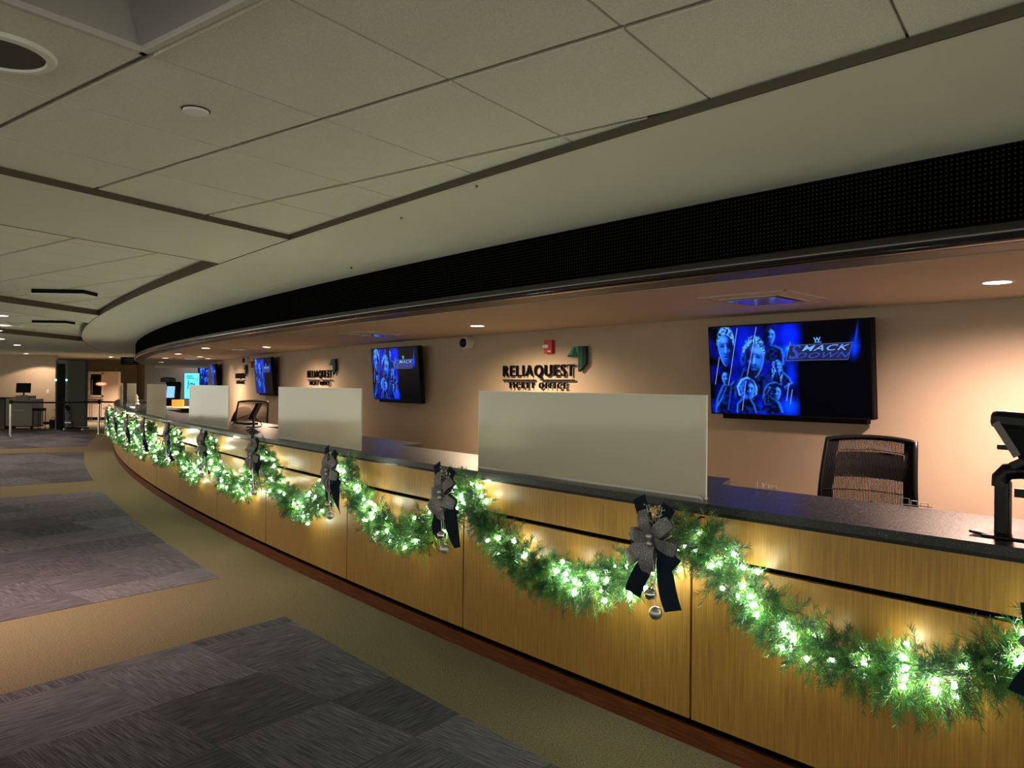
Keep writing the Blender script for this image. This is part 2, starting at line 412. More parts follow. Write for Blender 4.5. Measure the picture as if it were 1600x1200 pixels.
# ------------------------------------------------------------------ fascia, rail, soffit
struct('trim_1', MB().arc(RF-.06, RF, -31, 9, ZF+.03, ZC+.02, n=160), M_fascia, uvarc=True)
rail = MB()
prof = [(RF-.10, ZF+.055)]+[(RF+.004+.030*math.cos(a), ZF+.015+.040*math.sin(a)) for a in np.linspace(PI/2, -PI/2, 9)]+[(RF-.10, ZF-.025)]
ns = 160; vs = []
for i in range(ns+1):
    s_ = -31+40*i/ns; vs += [P(r, s_, z) for r, z in prof]
k_ = len(prof); rail.add(vs, [(i*k_+j, (i+1)*k_+j, (i+1)*k_+(j+1) % k_, i*k_+(j+1) % k_) for i in range(ns) for j in range(k_)])
struct('trim_2', rail, M_rail, smooth=50)
struct('trim_3', MB().arc(RF2, RF-.02, -31, 9, ZS+.004, ZS+.035, n=160), M_trimgrey)
struct('ceiling', MB().arc(RW-.3, RF2+.002, -31.3, 9, ZS, ZS+.03, n=160), M_soffit)
struct('trim_4', MB().arc(RW-.3, RF, -31.4, -31.3, ZS-.01, ZC+.02, n=1), M_soffit)
struct('wall_back', MB().arc(RW-.12, RW, -29.5, 9, 0, ZS+.02, n=150), M_wall)

# ------------------------------------------------------------------ far hall
def wallpoly(name, p, q, m, th=.12, z1=ZC+.01, z0=0):
    p = Vector(p[:2]); q = Vector(q[:2]); n = Vector((-(q-p).y, (q-p).x)).normalized()*th
    return struct(name, MB().prism([tuple(p), tuple(q), tuple(q+n), tuple(p+n)], z0, z1), m)
YA, YB = 27.6, 34.0
pa = far_point(-260, 600, YA); pb = far_point(86.5, 600, YA); pc = far_point(70, 600, YB); pd = far_point(214, 600, YB)
wallpoly('wall_left', pa, pb, M_wall)
wallpoly('wall_left', pb+Vector((-.12, .12, 0)), pc, M_wall)
wallpoly('wall_far', pc, pd, M_wall)
pe = far_point(226, 600, 32.5); pf = far_point(430, 600, 32.5)
wallpoly('wall_far', pd, pe, M_wall)
wallpoly('wall_far', pe, pf, M_endwall)
struct('baseboard_left', MB().box(((pa.x+pb.x)/2, YA-.01, .05), (abs(pb.x-pa.x), .02, .10)), M_matte)

# ------------------------------------------------------------------ counter
seams = [6.0, 4.35, 2.88, 1.25, -.40, -1.87, -3.52, -4.99, -6.61, -8.08, -9.75, -11.20, -12.85, -14.3, -15.95, -17.4, -19.05, -20.5, -22.15, -23.6]
ords = ['first', 'second', 'third', 'fourth', 'fifth', 'sixth', 'seventh', 'eighth', 'ninth', 'tenth', 'eleventh', 'twelfth', 'thirteenth', 'fourteenth', 'fifteenth', 'sixteenth', 'seventeenth']
for i in range(3, len(seams)-1):
    s1, s0 = seams[i]-.006, seams[i+1]+.006
    if seams[i] < -20: break
    lab = 'oak counter cabinet section, the %s counting from the right edge of the photo' % ords[i-4] if i > 3 else 'oak counter cabinet section just outside the right edge of the photo'
    t = thing('counter_cabinet', lab, 'counter', P(R0-.1, (s0+s1)/2, 0), rot((s0+s1)/2), 'oak cabinet sections under the granite counter')
    obj('body', MB().arc(R0-.50, R0-.012, s0-.003, s1+.003, .0, 1.038), M_black, t, world=True)
    obj('lower_panel', MB().arc(R0-.012, R0+.012, s0, s1, .118, .838, n=8), M_wood, t, world=True, uvarc=True)
    obj('upper_panel', MB().arc(R0-.012, R0+.012, s0, s1, .862, 1.040, n=8), M_wood, t, world=True, uvarc=True)
    obj('baseboard', MB().arc(R0-.012, R0+.014, s0-.006, s1+.006, 0, .085, n=8), M_base, t, world=True, uvarc=True)
# granite top with wider bays behind the glass
top = MB(); vs = []; S = []
def depth(s):
    for k in range(4, len(seams)-2, 2):   # wide bays between seams[k+1]..seams[k+2] shifted a little right
        a, b = seams[k+2]-.05, seams[k+1]-.37
        if a <= s <= b: return .90
    return .63
grid_s = sorted(set([round(-24+.125*i, 4) for i in range(0, 230)]+[q for k in range(4, len(seams)-2, 2) for q in (seams[k+2]-.0501, seams[k+2]-.0499, seams[k+1]-.37, seams[k+1]-.07)]))
for s_ in grid_s:
    d_ = depth(s_)
    vs += [P(R0-d_, s_, 1.056), P(R0+.022, s_, 1.056), P(R0+.022, s_, 1.090), P(R0-d_, s_, 1.090)]
n_ = len(grid_s); fs = [(3, 2, 1, 0), (4*n_-4, 4*n_-3, 4*n_-2, 4*n_-1)]
for i in range(n_-1):
    a = 4*i; b_ = a+4; fs += [(a+k, a+(k+1) % 4, b_+(k+1) % 4, b_+k) for k in range(4)]
top.add(vs, fs)
ct = thing('granite_countertop', 'long curved black speckled granite countertop above the garlands', 'countertop', P(R0-.2, -6, 1.047), rot(-6))
obj('slab', top, M_granite, ct, world=True, uvarc=True)
obj('under_strip', MB().arc(R0-.52, R0+.015, -24, 4.7, 1.040, 1.0565, n=160), M_rail, ct, world=True)

# frosted glass screens standing on the counter
glab = ['nearest and largest frosted glass screen standing on the granite counter', 'second frosted glass screen, below the second wall sign', 'third frosted glass screen, left of the grey framed mesh chair', 'fourth frosted glass screen, just left of the black kiosk', 'fifth frosted glass screen near the far end of the counter', 'sixth frosted glass screen at the far end of the counter']
for k, i in enumerate(range(5, 17, 2)):
    s1, s0 = seams[i], seams[i+1]
    a, b_ = P(R0-.10, s0), P(R0-.10, s1); mid = (a+b_)/2; wid = (b_-a).length
    t = thing('glass_screen', glab[k], 'glass screen', (mid.x, mid.y, 1.090), math.atan2(b_.y-a.y, b_.x-a.x), 'frosted glass screens along the counter')
    obj('pane', MB().box((0, 0, .239), (wid-.012, .010, .468)), M_glass, t)
    obj('polished_edge', MB().box((-wid/2+.003, 0, .239), (.006, .0102, .470)).box((wid/2-.003, 0, .239), (.006, .0102, .470)).box((0, 0, .475), (wid, .0102, .004)), M_glassedge, t)
    obj('channel', MB().box((0, 0, .004), (wid, .018, .008)), M_metal, t)

# ------------------------------------------------------------------ garland swags with lights
rng = np.random.default_rng(7)
peaks = [1.2, -.33, -1.80, -3.37, -4.84, -6.42, -7.95, -9.5, -11.0, -12.5, -14.0, -15.6, -17.1, -18.7]
def swag_curve(s0, s1, n=60, low=.60, skew=0):
    L_ = []
    for i in range(n+1):
        t = -1+2*i/n; tt = t+skew*(1-t*t)
        s = s0+(s1-s0)*(t+1)/2
        z = low+(1.005-low)*abs(t)**2.1 + skew*.0
        L_.append((s+skew*.12*(1-t*t), z))
    return L_
def garland_mesh(s0, s1, twigs, needles, nlen, nw, low, seed, skew=0):
    g = np.random.default_rng(seed)
    C = np.array(swag_curve(s0, s1, 60, low, skew)); d = np.r_[0, np.cumsum(np.hypot(*np.diff(C, axis=0).T))]
    u = (np.arange(twigs)+g.random(twigs))/twigs*d[-1]
    cs, cz = np.interp(u, d, C[:, 0]), np.interp(u, d, C[:, 1])
    tang = np.stack([np.interp(u+.02, d, C[:, 0])-np.interp(u-.02, d, C[:, 0]), np.interp(u+.02, d, C[:, 1])-np.interp(u-.02, d, C[:, 1])], 1)
    tang /= np.linalg.norm(tang, axis=1)[:, None]
    # local frame (a = along s, o = outward from the counter, z)
    phi = g.uniform(-.62*PI, .62*PI, twigs)               # around the stem, 0 = straight out
    T = np.stack([tang[:, 0], np.zeros(twigs), tang[:, 1]], 1)
    Nn = np.stack([-tang[:, 1], np.zeros(twigs), tang[:, 0]], 1); O = np.array([[0, 1.0, 0]])
    D = np.cos(phi)[:, None]*O*.8+np.sin(phi)[:, None]*Nn+T*g.uniform(-.7, .7, twigs)[:, None]
    D /= np.linalg.norm(D, axis=1)[:, None]
    base = np.stack([cs, np.full(twigs, .10), cz], 1)+g.normal(0, 1, (twigs, 3))*np.array([.02, .018, .026])
    tl = g.uniform(.065, .135, twigs)
    k = np.arange(needles)[None, :]; tt = .18+.82*(k+g.random((twigs, needles)))/needles
    # droop of each twig
    pos = base[:, None, :]+D[:, None, :]*(tt*tl[:, None])[..., None]
    pos[..., 2] -= (tt**2)*.012
    A = np.cross(D, np.array([.31, .52, .79])); A /= np.linalg.norm(A, axis=1)[:, None]; B = np.cross(D, A)
    al = k*2.4+g.random((twigs, 1))*6
    rad = np.cos(al)[..., None]*A[:, None, :]+np.sin(al)[..., None]*B[:, None, :]
    nd = rad*.80+D[:, None, :]*(.55+.5*tt[..., None])+g.normal(0, .10, (twigs, needles, 3)); nd /= np.linalg.norm(nd, axis=2)[..., None]
    ln_ = nlen*g.uniform(.75, 1.15, (twigs, needles, 1))*(1-.25*tt[..., None])
    tip = pos+nd*ln_
    side_ = np.cross(nd, g.normal(0, 1, (twigs, needles, 3))); side_ /= np.linalg.norm(side_, axis=2)[..., None]
    hw = nw/2
    V = np.stack([pos-side_*hw, pos+side_*hw, tip+side_*hw*.45, tip-side_*hw*.45], 2).reshape(-1, 3)
    V[:, 1] = np.maximum(V[:, 1], .030)                    # nothing pushes into the cabinet face
    mi = np.repeat(g.choice(3, twigs, p=[.5, .25, .25]), needles)
    return V, mi, base, D, tl, C
def to_world(V):
    a = A0+V[:, 0]/R0; r = R0+V[:, 1]
    return np.stack([CX+r*np.cos(a), CY+r*np.sin(a), V[:, 2]], 1)
ico = MB().sphere((0, 0, 0), .0096, 8)
bulb_me = None
GAR = ['lighted garland swag just outside the right edge of the photo', 'nearest full lighted garland swag, at the lower right of the photo', 'second lighted garland swag, hanging below the largest glass screen', 'third lighted garland swag counting from the right', 'fourth lighted garland swag, below the second glass screen', 'fifth lighted garland swag counting from the right', 'sixth lighted garland swag, below the third glass screen', 'seventh lighted garland swag counting from the right', 'eighth lighted garland swag counting from the right', 'ninth lighted garland swag counting from the right', 'tenth lighted garland swag counting from the right', 'eleventh lighted garland swag near the far end', 'twelfth lighted garland swag near the far end of the counter', 'last lighted garland swag at the far end of the counter']
lows = [.60, .60, .61, .62, .60, .575, .58, .6, .6, .6, .6, .6, .6]
skews = [0, .1, -.15, -.1, 0, 0, .1, -.1, 0, .1, 0, 0, 0]
for i in range(len(peaks)-1):
    s1, s0 = peaks[i], peaks[i+1]
    if i <= 2: tw, ne, nl, nw, nb = 1050, 42, .034, .0024, 44
    elif i <= 4: tw, ne, nl, nw, nb = 800, 32, .036, .0036, 44
    elif i <= 7: tw, ne, nl, nw, nb = 500, 24, .033, .006, 42
    else: tw, ne, nl, nw, nb = 380, 16, .036, .010, 44
    V, mi, base, D, tl, C = garland_mesh(s0, s1, tw, ne, nl, nw, lows[i], 100+i, skews[i])
    W = to_world(V); mid = P(R0+.105, (s0+s1)/2, lows[i])
    t = thing('garland', GAR[i], 'garland', mid, 0, 'lighted pine garland swags along the counter')
    me = bpy.data.meshes.new('foliage'); W = W-np.array(mid)[None, :]
    F = np.arange(len(W)).reshape(-1, 4)
    me.from_pydata(W.tolist(), [], F.tolist())
    for m_ in (M_n1, M_n2, M_n3): me.materials.append(m_)
    me.polygons.foreach_set('material_index', mi.astype(np.int32)); me.update()
    o = bpy.data.objects.new('foliage', me); COL.objects.link(o); o.parent = t
    # stem and twig stalks
    g = MB(); g.tube([P(R0+.10, s, z) for s, z in C[::3]], .009, 6)
    obj('stem', g, M_vine, t, world=True)
    # hook at the top of the swag
    if True:
        g = MB(); g.tube([P(R0+.024, s0, 1.03), P(R0+.05, s0, 1.035), P(R0+.09, s0, 1.02), P(R0+.11, s0, .99)], .004, 6); obj('hook', g, M_matte, t, world=True)
    gg = np.random.default_rng(500+i)
    idx = gg.permutation(tw)[:nb]
    for j in idx:
        q = base[j]+D[j]*tl[j]*gg.uniform(.35, .95); q[1] = max(q[1], .045)
        pw = to_world(q[None, :])[0]-np.array(mid)
        if bulb_me is None:
            o = obj('bulb', ico, M_bulb, t, smooth=60); bulb_me = o.data
        else:
            o = bpy.data.objects.new('bulb', bulb_me); COL.objects.link(o); o.parent = t
        o.location = Vector(pw)
bulbs_done = True

# ------------------------------------------------------------------ bows
def petal(ang_, L_, wd, y0, bulge, endw=.9, n=10, fold=0.0):
    d = Vector((math.cos(ang_), 0, math.sin(ang_))); sd = Vector((-math.sin(ang_), 0, math.cos(ang_)))
    ctr, wdir, wid = [], [], []
    for i in range(n+1):
        t = i/n; ctr.append(d*(L_*t)+Vector((0, y0-bulge*math.sin(PI*t*.9), 0)))
        tw = fold*math.sin(PI*t)
        wdir.append(sd*math.cos(tw)+Vector((0, 1, 0))*math.sin(tw))
        wid.append(wd*(.28+.72*math.sin(PI/2*min(1, t*1.9)))*(1 if t < .85 else 1-(1-endw)*(t-.85)/.15))
    return ctr, wdir, wid
def make_bow(label, loc, rz, seed):
    rg = random.Random(seed)
    t = thing('ribbon_bow', label, 'bow', loc, rz, 'silver and navy ribbon bows on the garlands')
    sil = [(112, .125, .062), (48, .125, .062), (172, .115, .060), (228, .165, .068), (268, .150, .062), (-18, .125, .066)]
    nav = [(118, .185, .070), (62, .16, .068), (186, .135, .066), (-42, .15, .070)]
    j = lambda a: a+rg.uniform(-9, 9)
    for a, l, w_ in nav:
        obj('velvet_loop', MB().strip(*petal(math.radians(j(a)), l, w_, -.004, .018, 1)), M_navy, t, smooth=50)
    for a, l, w_ in sil:
        an = math.radians(j(a)); g = MB().strip(*petal(an, l, w_, -.022, .034, .8, fold=rg.uniform(-.5, .5)))
        g.strip(*petal(an, l*.98, w_*.9, -.012, .004, .8))
        obj('silver_loop', g, M_silver, t, smooth=50)
    for x1, z1, w_ in ((-.13, -.27, .075), (.085, -.30, .075)):
        ctr, wdir, wid = [], [], []
        for i in range(13):
            q = i/12; ctr.append(Vector((x1*q+.012*math.sin(5*q), -.006-.012*math.sin(PI*q)+.03*q, z1*q)))
            d = Vector((x1, 0, z1)).normalized(); sd = Vector((-d.z, 0, d.x)); tw = .5*math.sin(4*q+seed)
            wdir.append(sd*math.cos(tw)+Vector((0, 1, 0))*math.sin(tw)); wid.append(w_*(.3+.7*min(1, q*3)))
        obj('ribbon_tail', MB().strip(ctr, wdir, wid), M_navy, t, smooth=50)
    obj('center_ball', MB().sphere((0, -.048, .012), .017, 16), M_ball2, t, smooth=80)
    obj('center_ball', MB().sphere((.004, -.050, -.018), .015, 16), M_ball2, t, smooth=80)
    obj('ornament_ball', MB().sphere((-.004, -.03, -.235), .026, 20), M_ball, t, smooth=80)
    obj('ornament_ball', MB().sphere((.024, -.03, -.308), .028, 20), M_ball2, t, smooth=80)
    obj('cord', MB().tube([(0, -.03, -.03), (-.004, -.034, -.12), (-.004, -.03, -.21)], .0018, 6).tube([(0, -.03, -.03), (.016, -.034, -.15), (.024, -.03, -.285)], .0018, 6), M_glit, t)
    g = MB()
    for q in range(5):
        a = math.radians(66+q*9+rg.uniform(-4, 4)); l = rg.uniform(.10, .15); e = Vector((l*math.cos(a), -.03, l*math.sin(a)))
        g.tube([(0, -.03, 0), e*.5+Vector((.004, -.01, 0)), e], .0014, 5)
        for h in range(9):
            c_ = e*(.45+.55*h/8)+Vector((rg.uniform(-.011, .011), rg.uniform(-.01, .006), rg.uniform(-.008, .008))); g.sphere(c_, .0042, 6)
    g.tube([(.02, -.03, -.005), (.07, -.05, .002), (.11, -.045, .03)], .0016, 5)
    obj('glitter_sprig', g, M_glit, t)
    return t
bows = [(-.42, 'partly cut off at the right edge of the photo'), (-1.87, 'nearest one, by the right corner of the largest glass screen'), (-3.34, 'by the left corner of the largest glass screen'), (-4.71, 'below the right end of the second glass screen'), (-6.15, 'just below the left edge of the second glass screen'), (-7.60, 'below the third glass screen, at its right end'), (-9.1, 'at the left end of the third glass screen'), (-10.55, 'below the fourth glass screen'), (-12.0, 'beyond the fourth glass screen'), (-13.5, 'far along the counter, ninth from the right'), (-15.0, 'far along the counter, the farthest one')]
for k, (s_, w_) in enumerate(bows):
    make_bow('silver and navy velvet bow, '+w_, P(R0+.275, s_, .962+(.02 if k > 1 else 0)), rot(s_), 10+k)

# ------------------------------------------------------------------ screens: the picture is a vertex-coloured emissive grid
NXg, NYg = 360, 202
gu = (np.arange(NXg+1)/NXg)[None, :]*np.ones((NYg+1, 1)); gv = (np.arange(NYg+1)/NYg)[:, None]*np.ones((1, NXg+1))
def Q(x, y):
    u = (x-97)/1410.; yt = 170-80*u; yb = 925+50*u
    return u, (y-yt)/(yb-yt)
img = np.zeros((NYg+1, NXg+1, 3))
# painter works in source pixels of the picture: px = across, py = down
PX = 97+gu*1410.; PY = (170-80*gu)+gv*(755+130*gu)
def el(cx, cy, rx, ry, rt=0, soft=.25):
    c_, s_ = math.cos(math.radians(rt)), math.sin(math.radians(rt)); dx, dy = PX-cx, PY-cy
    q = np.sqrt(((dx*c_+dy*s_)/rx)**2+((-dx*s_+dy*c_)/ry)**2); return np.clip((1+soft-q)/(2*soft), 0, 1)
def glow(cx, cy, rx, ry, col, k=1, rt=0):
    global img
    c_, s_ = math.cos(math.radians(rt)), math.sin(math.radians(rt)); dx, dy = PX-cx, PY-cy
    q = ((dx*c_+dy*s_)/rx)**2+((-dx*s_+dy*c_)/ry)**2; img = img+np.exp(-q*1.4)[..., None]*np.array(col)*k
def put(m, col, k=1):
    global img
    img = img*(1-m[..., None]*k)+np.array(col)*m[..., None]*k
def line(x0, y0, x1, y1, wd, col, k=1):
    global img
    dx, dy = x1-x0, y1-y0; L2 = dx*dx+dy*dy; t = np.clip(((PX-x0)*dx+(PY-y0)*dy)/L2, 0, 1)
    d = np.hypot(PX-x0-t*dx, PY-y0-t*dy); m = np.exp(-(d/wd)**2); img = img*(1-m[..., None]*k*.8)+m[..., None]*np.array(col)*k
DK, B1, B2_, B3, B4 = (.0004, .001, .006), (.002, .008, .13), (.003, .030, .42), (.012, .11, .70), (.07, .32, 1.0)
prng = np.random.default_rng(3)
def cloud(nx, ny):
    a = prng.random((ny+1, nx+1)); x = gu*(nx-1e-6); y = gv*(ny-1e-6); xi, yi = x.astype(int), y.astype(int); fx, fy = x-xi, y-yi
    fx = fx*fx*(3-2*fx); fy = fy*fy*(3-2*fy)
    return (a[yi, xi]*(1-fx)+a[yi, xi+1]*fx)*(1-fy)+(a[yi+1, xi]*(1-fx)+a[yi+1, xi+1]*fx)*fy
def blur(m, k=1):
    for _ in range(k): m = (m+np.roll(m, 1, 0)+np.roll(m, -1, 0)+np.roll(m, 1, 1)+np.roll(m, -1, 1))/5
    return m
def poly(pts, k=2):
    ins = np.zeros(PX.shape, bool); n = len(pts)
    for i in range(n):
        (x0, y0), (x1, y1) = pts[i], pts[(i+1) % n]
        if y0 == y1: continue
        c_ = ((PY >= min(y0, y1)) & (PY < max(y0, y1))) & (PX < x0+(PY-y0)*(x1-x0)/(y1-y0)); ins ^= c_
    return blur(ins.astype(float), k)
def rim(m, dx, dy, col, k=1.0):
    put(blur(np.clip(m-np.roll(np.roll(m, dx, 1), dy, 0), 0, 1), 1), col, k)
c1, c2, c3 = cloud(18, 10), cloud(60, 34), cloud(120, 68)
smoke = np.clip(c1*1.3-.25, 0, 1)*(.6+.8*c2)
left = np.clip((930-PX)/40, 0, 1)
img += (left*smoke*.55)[..., None]*np.array((0, .006, .42))
glow(420, 300, 70, 300, (.0, .004, .32)); glow(850, 230, 90, 110, (.0, .01, .85), 1.1)
glow(880, 380, 90, 55, (.0, .10, .8)); glow(866, 350, 30, 20, (.05, .55, .8)); glow(840, 870, 70, 70, (.0, .04, .9), 1.1); glow(860, 560, 45, 120, (0, .01, .35))
glow(600, 900, 45, 80, (0, .01, .5)); glow(1388, 340, 40, 80, (0, .03, .8), 1, 12); glow(1405, 215, 8, 80, (0, .04, .7), 1, 8); glow(150, 880, 40, 50, (0, .01, .3))
def body(pts, dx=3, dy=1, k=.7):
    m = poly(pts); put(m, DK, .95); put(m*np.clip(c2*1.5-.7, 0, 1), B2_, .55); rim(m, dx, dy, B3, k); return m
def face(cx, cy, rx, ry, rt=0, lit=-1, beard=False, hair=B3, hk=1.0, tone=B3):
    hm = np.clip(el(cx, cy-.30*ry, rx*1.12, ry*.86, rt, .10)-el(cx, cy+.45*ry, rx*1.3, ry*.9, rt, .12), 0, 1)
    put(hm, DK, .9); put(hm*np.clip(c3*1.6-.3, 0, 1), hair, hk)
    fm = poly([(cx+rx*math.cos(a)*(1 if math.sin(a) < .2 else 1-.30*math.sin(a)), cy+ry*math.sin(a)*(.72 if math.sin(a) < 0 else 1)) for a in np.linspace(0, 2*PI, 28, endpoint=False)], 1)
    put(fm, B1); put(fm*el(cx+lit*rx*.35, cy, rx*.62, ry*.85, rt, .45), B2_, .95)
    put(fm*el(cx+lit*rx*.42, cy+.02*ry, rx*.36, ry*.60, rt, .6), tone, .85)
    put(fm*el(cx+lit*rx*.30, cy-.45*ry, rx*.5, ry*.16, rt, .6), B4, .45)
    put(fm*el(cx-lit*rx*.85, cy+.1*ry, rx*.5, ry*1.0, rt, .5), DK, .75)
    for sx in (-.42, .40):
        put(el(cx+sx*rx, cy-.08*ry, rx*.26, ry*.07, rt+sx*22, .5), DK, .95)
        put(el(cx+sx*rx, cy-.20*ry, rx*.30, ry*.035, rt+sx*34, .6), DK, .85)
        put(el(cx+sx*rx+.05*rx*lit, cy+.16*ry, rx*.2, ry*.07, rt, .7), tone, .5)
    put(el(cx+.02*rx*lit, cy+.10*ry, rx*.09, ry*.22, rt, .6), B4, .65); put(el(cx+.10*rx*lit, cy+.33*ry, rx*.22, ry*.045, rt, .5), DK, .8)
    if beard:
        put(fm*el(cx, cy+.80*ry, rx*.85, ry*.42, rt, .35), DK, .92); put(el(cx, cy+.56*ry, rx*.24, ry*.035, rt, .5), B3, .6)
    else:
        put(el(cx, cy+.50*ry, rx*.30, ry*.035, rt, .5), DK, .85); put(el(cx, cy+.585*ry, rx*.24, ry*.035, rt, .6), B3, .55)
    rim(fm, 2*lit*-1, 0, B4, .5)
face(258, 345, 76, 165, 2, -1, hair=B4)
body([(130, 930), (150, 800), (200, 700), (235, 660), (285, 680), (330, 640), (350, 700), (300, 800), (285, 930)])
face(248, 612, 38, 68, 8, -1, True, hair=DK)
line(165, 860, 250, 700, 5, B3, .5); line(262, 900, 300, 700, 8, B2_, .7); line(150, 870, 200, 800, 9, B3, .5)
body([(330, 700), (400, 600), (430, 520), (600, 570), (640, 640), (650, 760), (340, 800)], 2, 1, .3)
face(528, 440, 96, 172, 10, 1, True, hair=B4); put(el(424, 440, 26, 58, 10, .3), B2_, .8); put(el(428, 445, 12, 34, 10, .5), DK, .8)
body([(620, 470), (640, 360), (680, 320), (725, 320), (790, 350), (808, 410), (800, 500), (700, 480)], -4, 1, .8)
face(690, 232, 40, 78, 4, 1, hair=B1, hk=.6); put(el(640, 260, 18, 80, 5, .4), DK, .9)
body([(615, 660), (650, 570), (700, 540), (790, 555), (850, 610), (872, 660), (800, 720), (790, 640), (760, 700), (640, 720)], -3, 1, .8)
hm = poly([(700, 470), (742, 450), (782, 480), (790, 580), (770, 660), (750, 560), (720, 560), (690, 640), (690, 540)], 1); put(hm, B1, .9); put(hm*np.clip(c3*1.8-.5, 0, 1), B4, .6); face(746, 510, 28, 54, -6, 1, hair=B3)
line(868, 655, 800, 695, 6, B3, .8)
body([(345, 930), (350, 850), (400, 800), (520, 800), (560, 870), (575, 930)], 3, 1, .8)
hm = poly([(355, 690), (400, 625), (460, 605), (520, 640), (550, 700), (545, 760), (500, 790), (430, 800), (375, 770)], 1); put(hm, B1, .95); put(hm*np.clip(c3*1.7-.45, 0, 1), B3, .8); rim(hm, 3, 2, B4, .9); rim(hm, -3, 1, B4, .8)
face(480, 720, 44, 84, 6, 1, hair=B2_, hk=.5); body([(455, 800), (470, 770), (485, 800), (520, 860), (540, 930), (470, 930)], -3, 0, .8)
body([(575, 930), (600, 780), (640, 700), (700, 800), (760, 840), (785, 930)], -3, 0, .7)
hm = poly([(610, 720), (650, 665), (710, 645), (765, 670), (780, 720), (740, 760), (690, 800), (620, 850), (600, 790)], 1); put(hm, DK, .95); put(hm*np.clip(c3*1.6-.8, 0, 1), B3, .6); rim(hm, 2, 2, B3, .7); face(730, 745, 36, 68, 12, 1, hair=B1, hk=.4); line(738, 830, 770, 920, 7, B3, .7)
for a in ((378, 170, 300, 560), (560, 160, 530, 290), (525, 320, 460, 590), (190, 430, 140, 670), (445, 640, 400, 910), (300, 560, 270, 680), (840, 660, 815, 820), (868, 720, 845, 850), (862, 290, 845, 420)):
    line(*a, 2.4, (.30, .42, .85), .6)
mm = ((PX > 930) & (PY > 470)); img[mm] = img[mm]*.02
edge = np.clip((PX-945)/40, 0, 1)[..., None]; keep = np.clip(1-np.abs(PX-1385)/60, 0, 1)[..., None]
img = img*(1-edge*(1-keep))
img = np.clip(img, 0, 1.2)*1.25+np.array([.0002, .0003, .0012])
SCR_RATIO = 16/9
M_scr = bpy.data.materials.new('screen_picture'); M_scr.use_nodes = True; N, L, b = nodes(M_scr)
b.inputs['Base Color'].default_value = (.0008, .0008, .001, 1); b.inputs['Roughness'].default_value = .3
at = N.new('ShaderNodeAttribute'); at.attribute_name = 'picture'; L.new(at.outputs['Color'], b.inputs['Emission Color']); b.inputs['Emission Strength'].default_value = .34; b.inputs['Specular IOR Level'].default_value = .03
M_logo1 = mat('logo_light', (0, 0, 0), .4, emit=(.12, .34, .85), es=.28); M_logo2 = mat('logo_dark', (0, 0, 0), .4, emit=(.01, .05, .45), es=.25)
M_logo3 = mat('logo_frame', (0, 0, 0), .4, emit=(.12, .16, .45), es=.18); M_logo0 = mat('logo_ground', (0, 0, 0), .4, emit=(.0, .004, .09), es=.15)
SCR_W, SCR_H = 1.245, .668
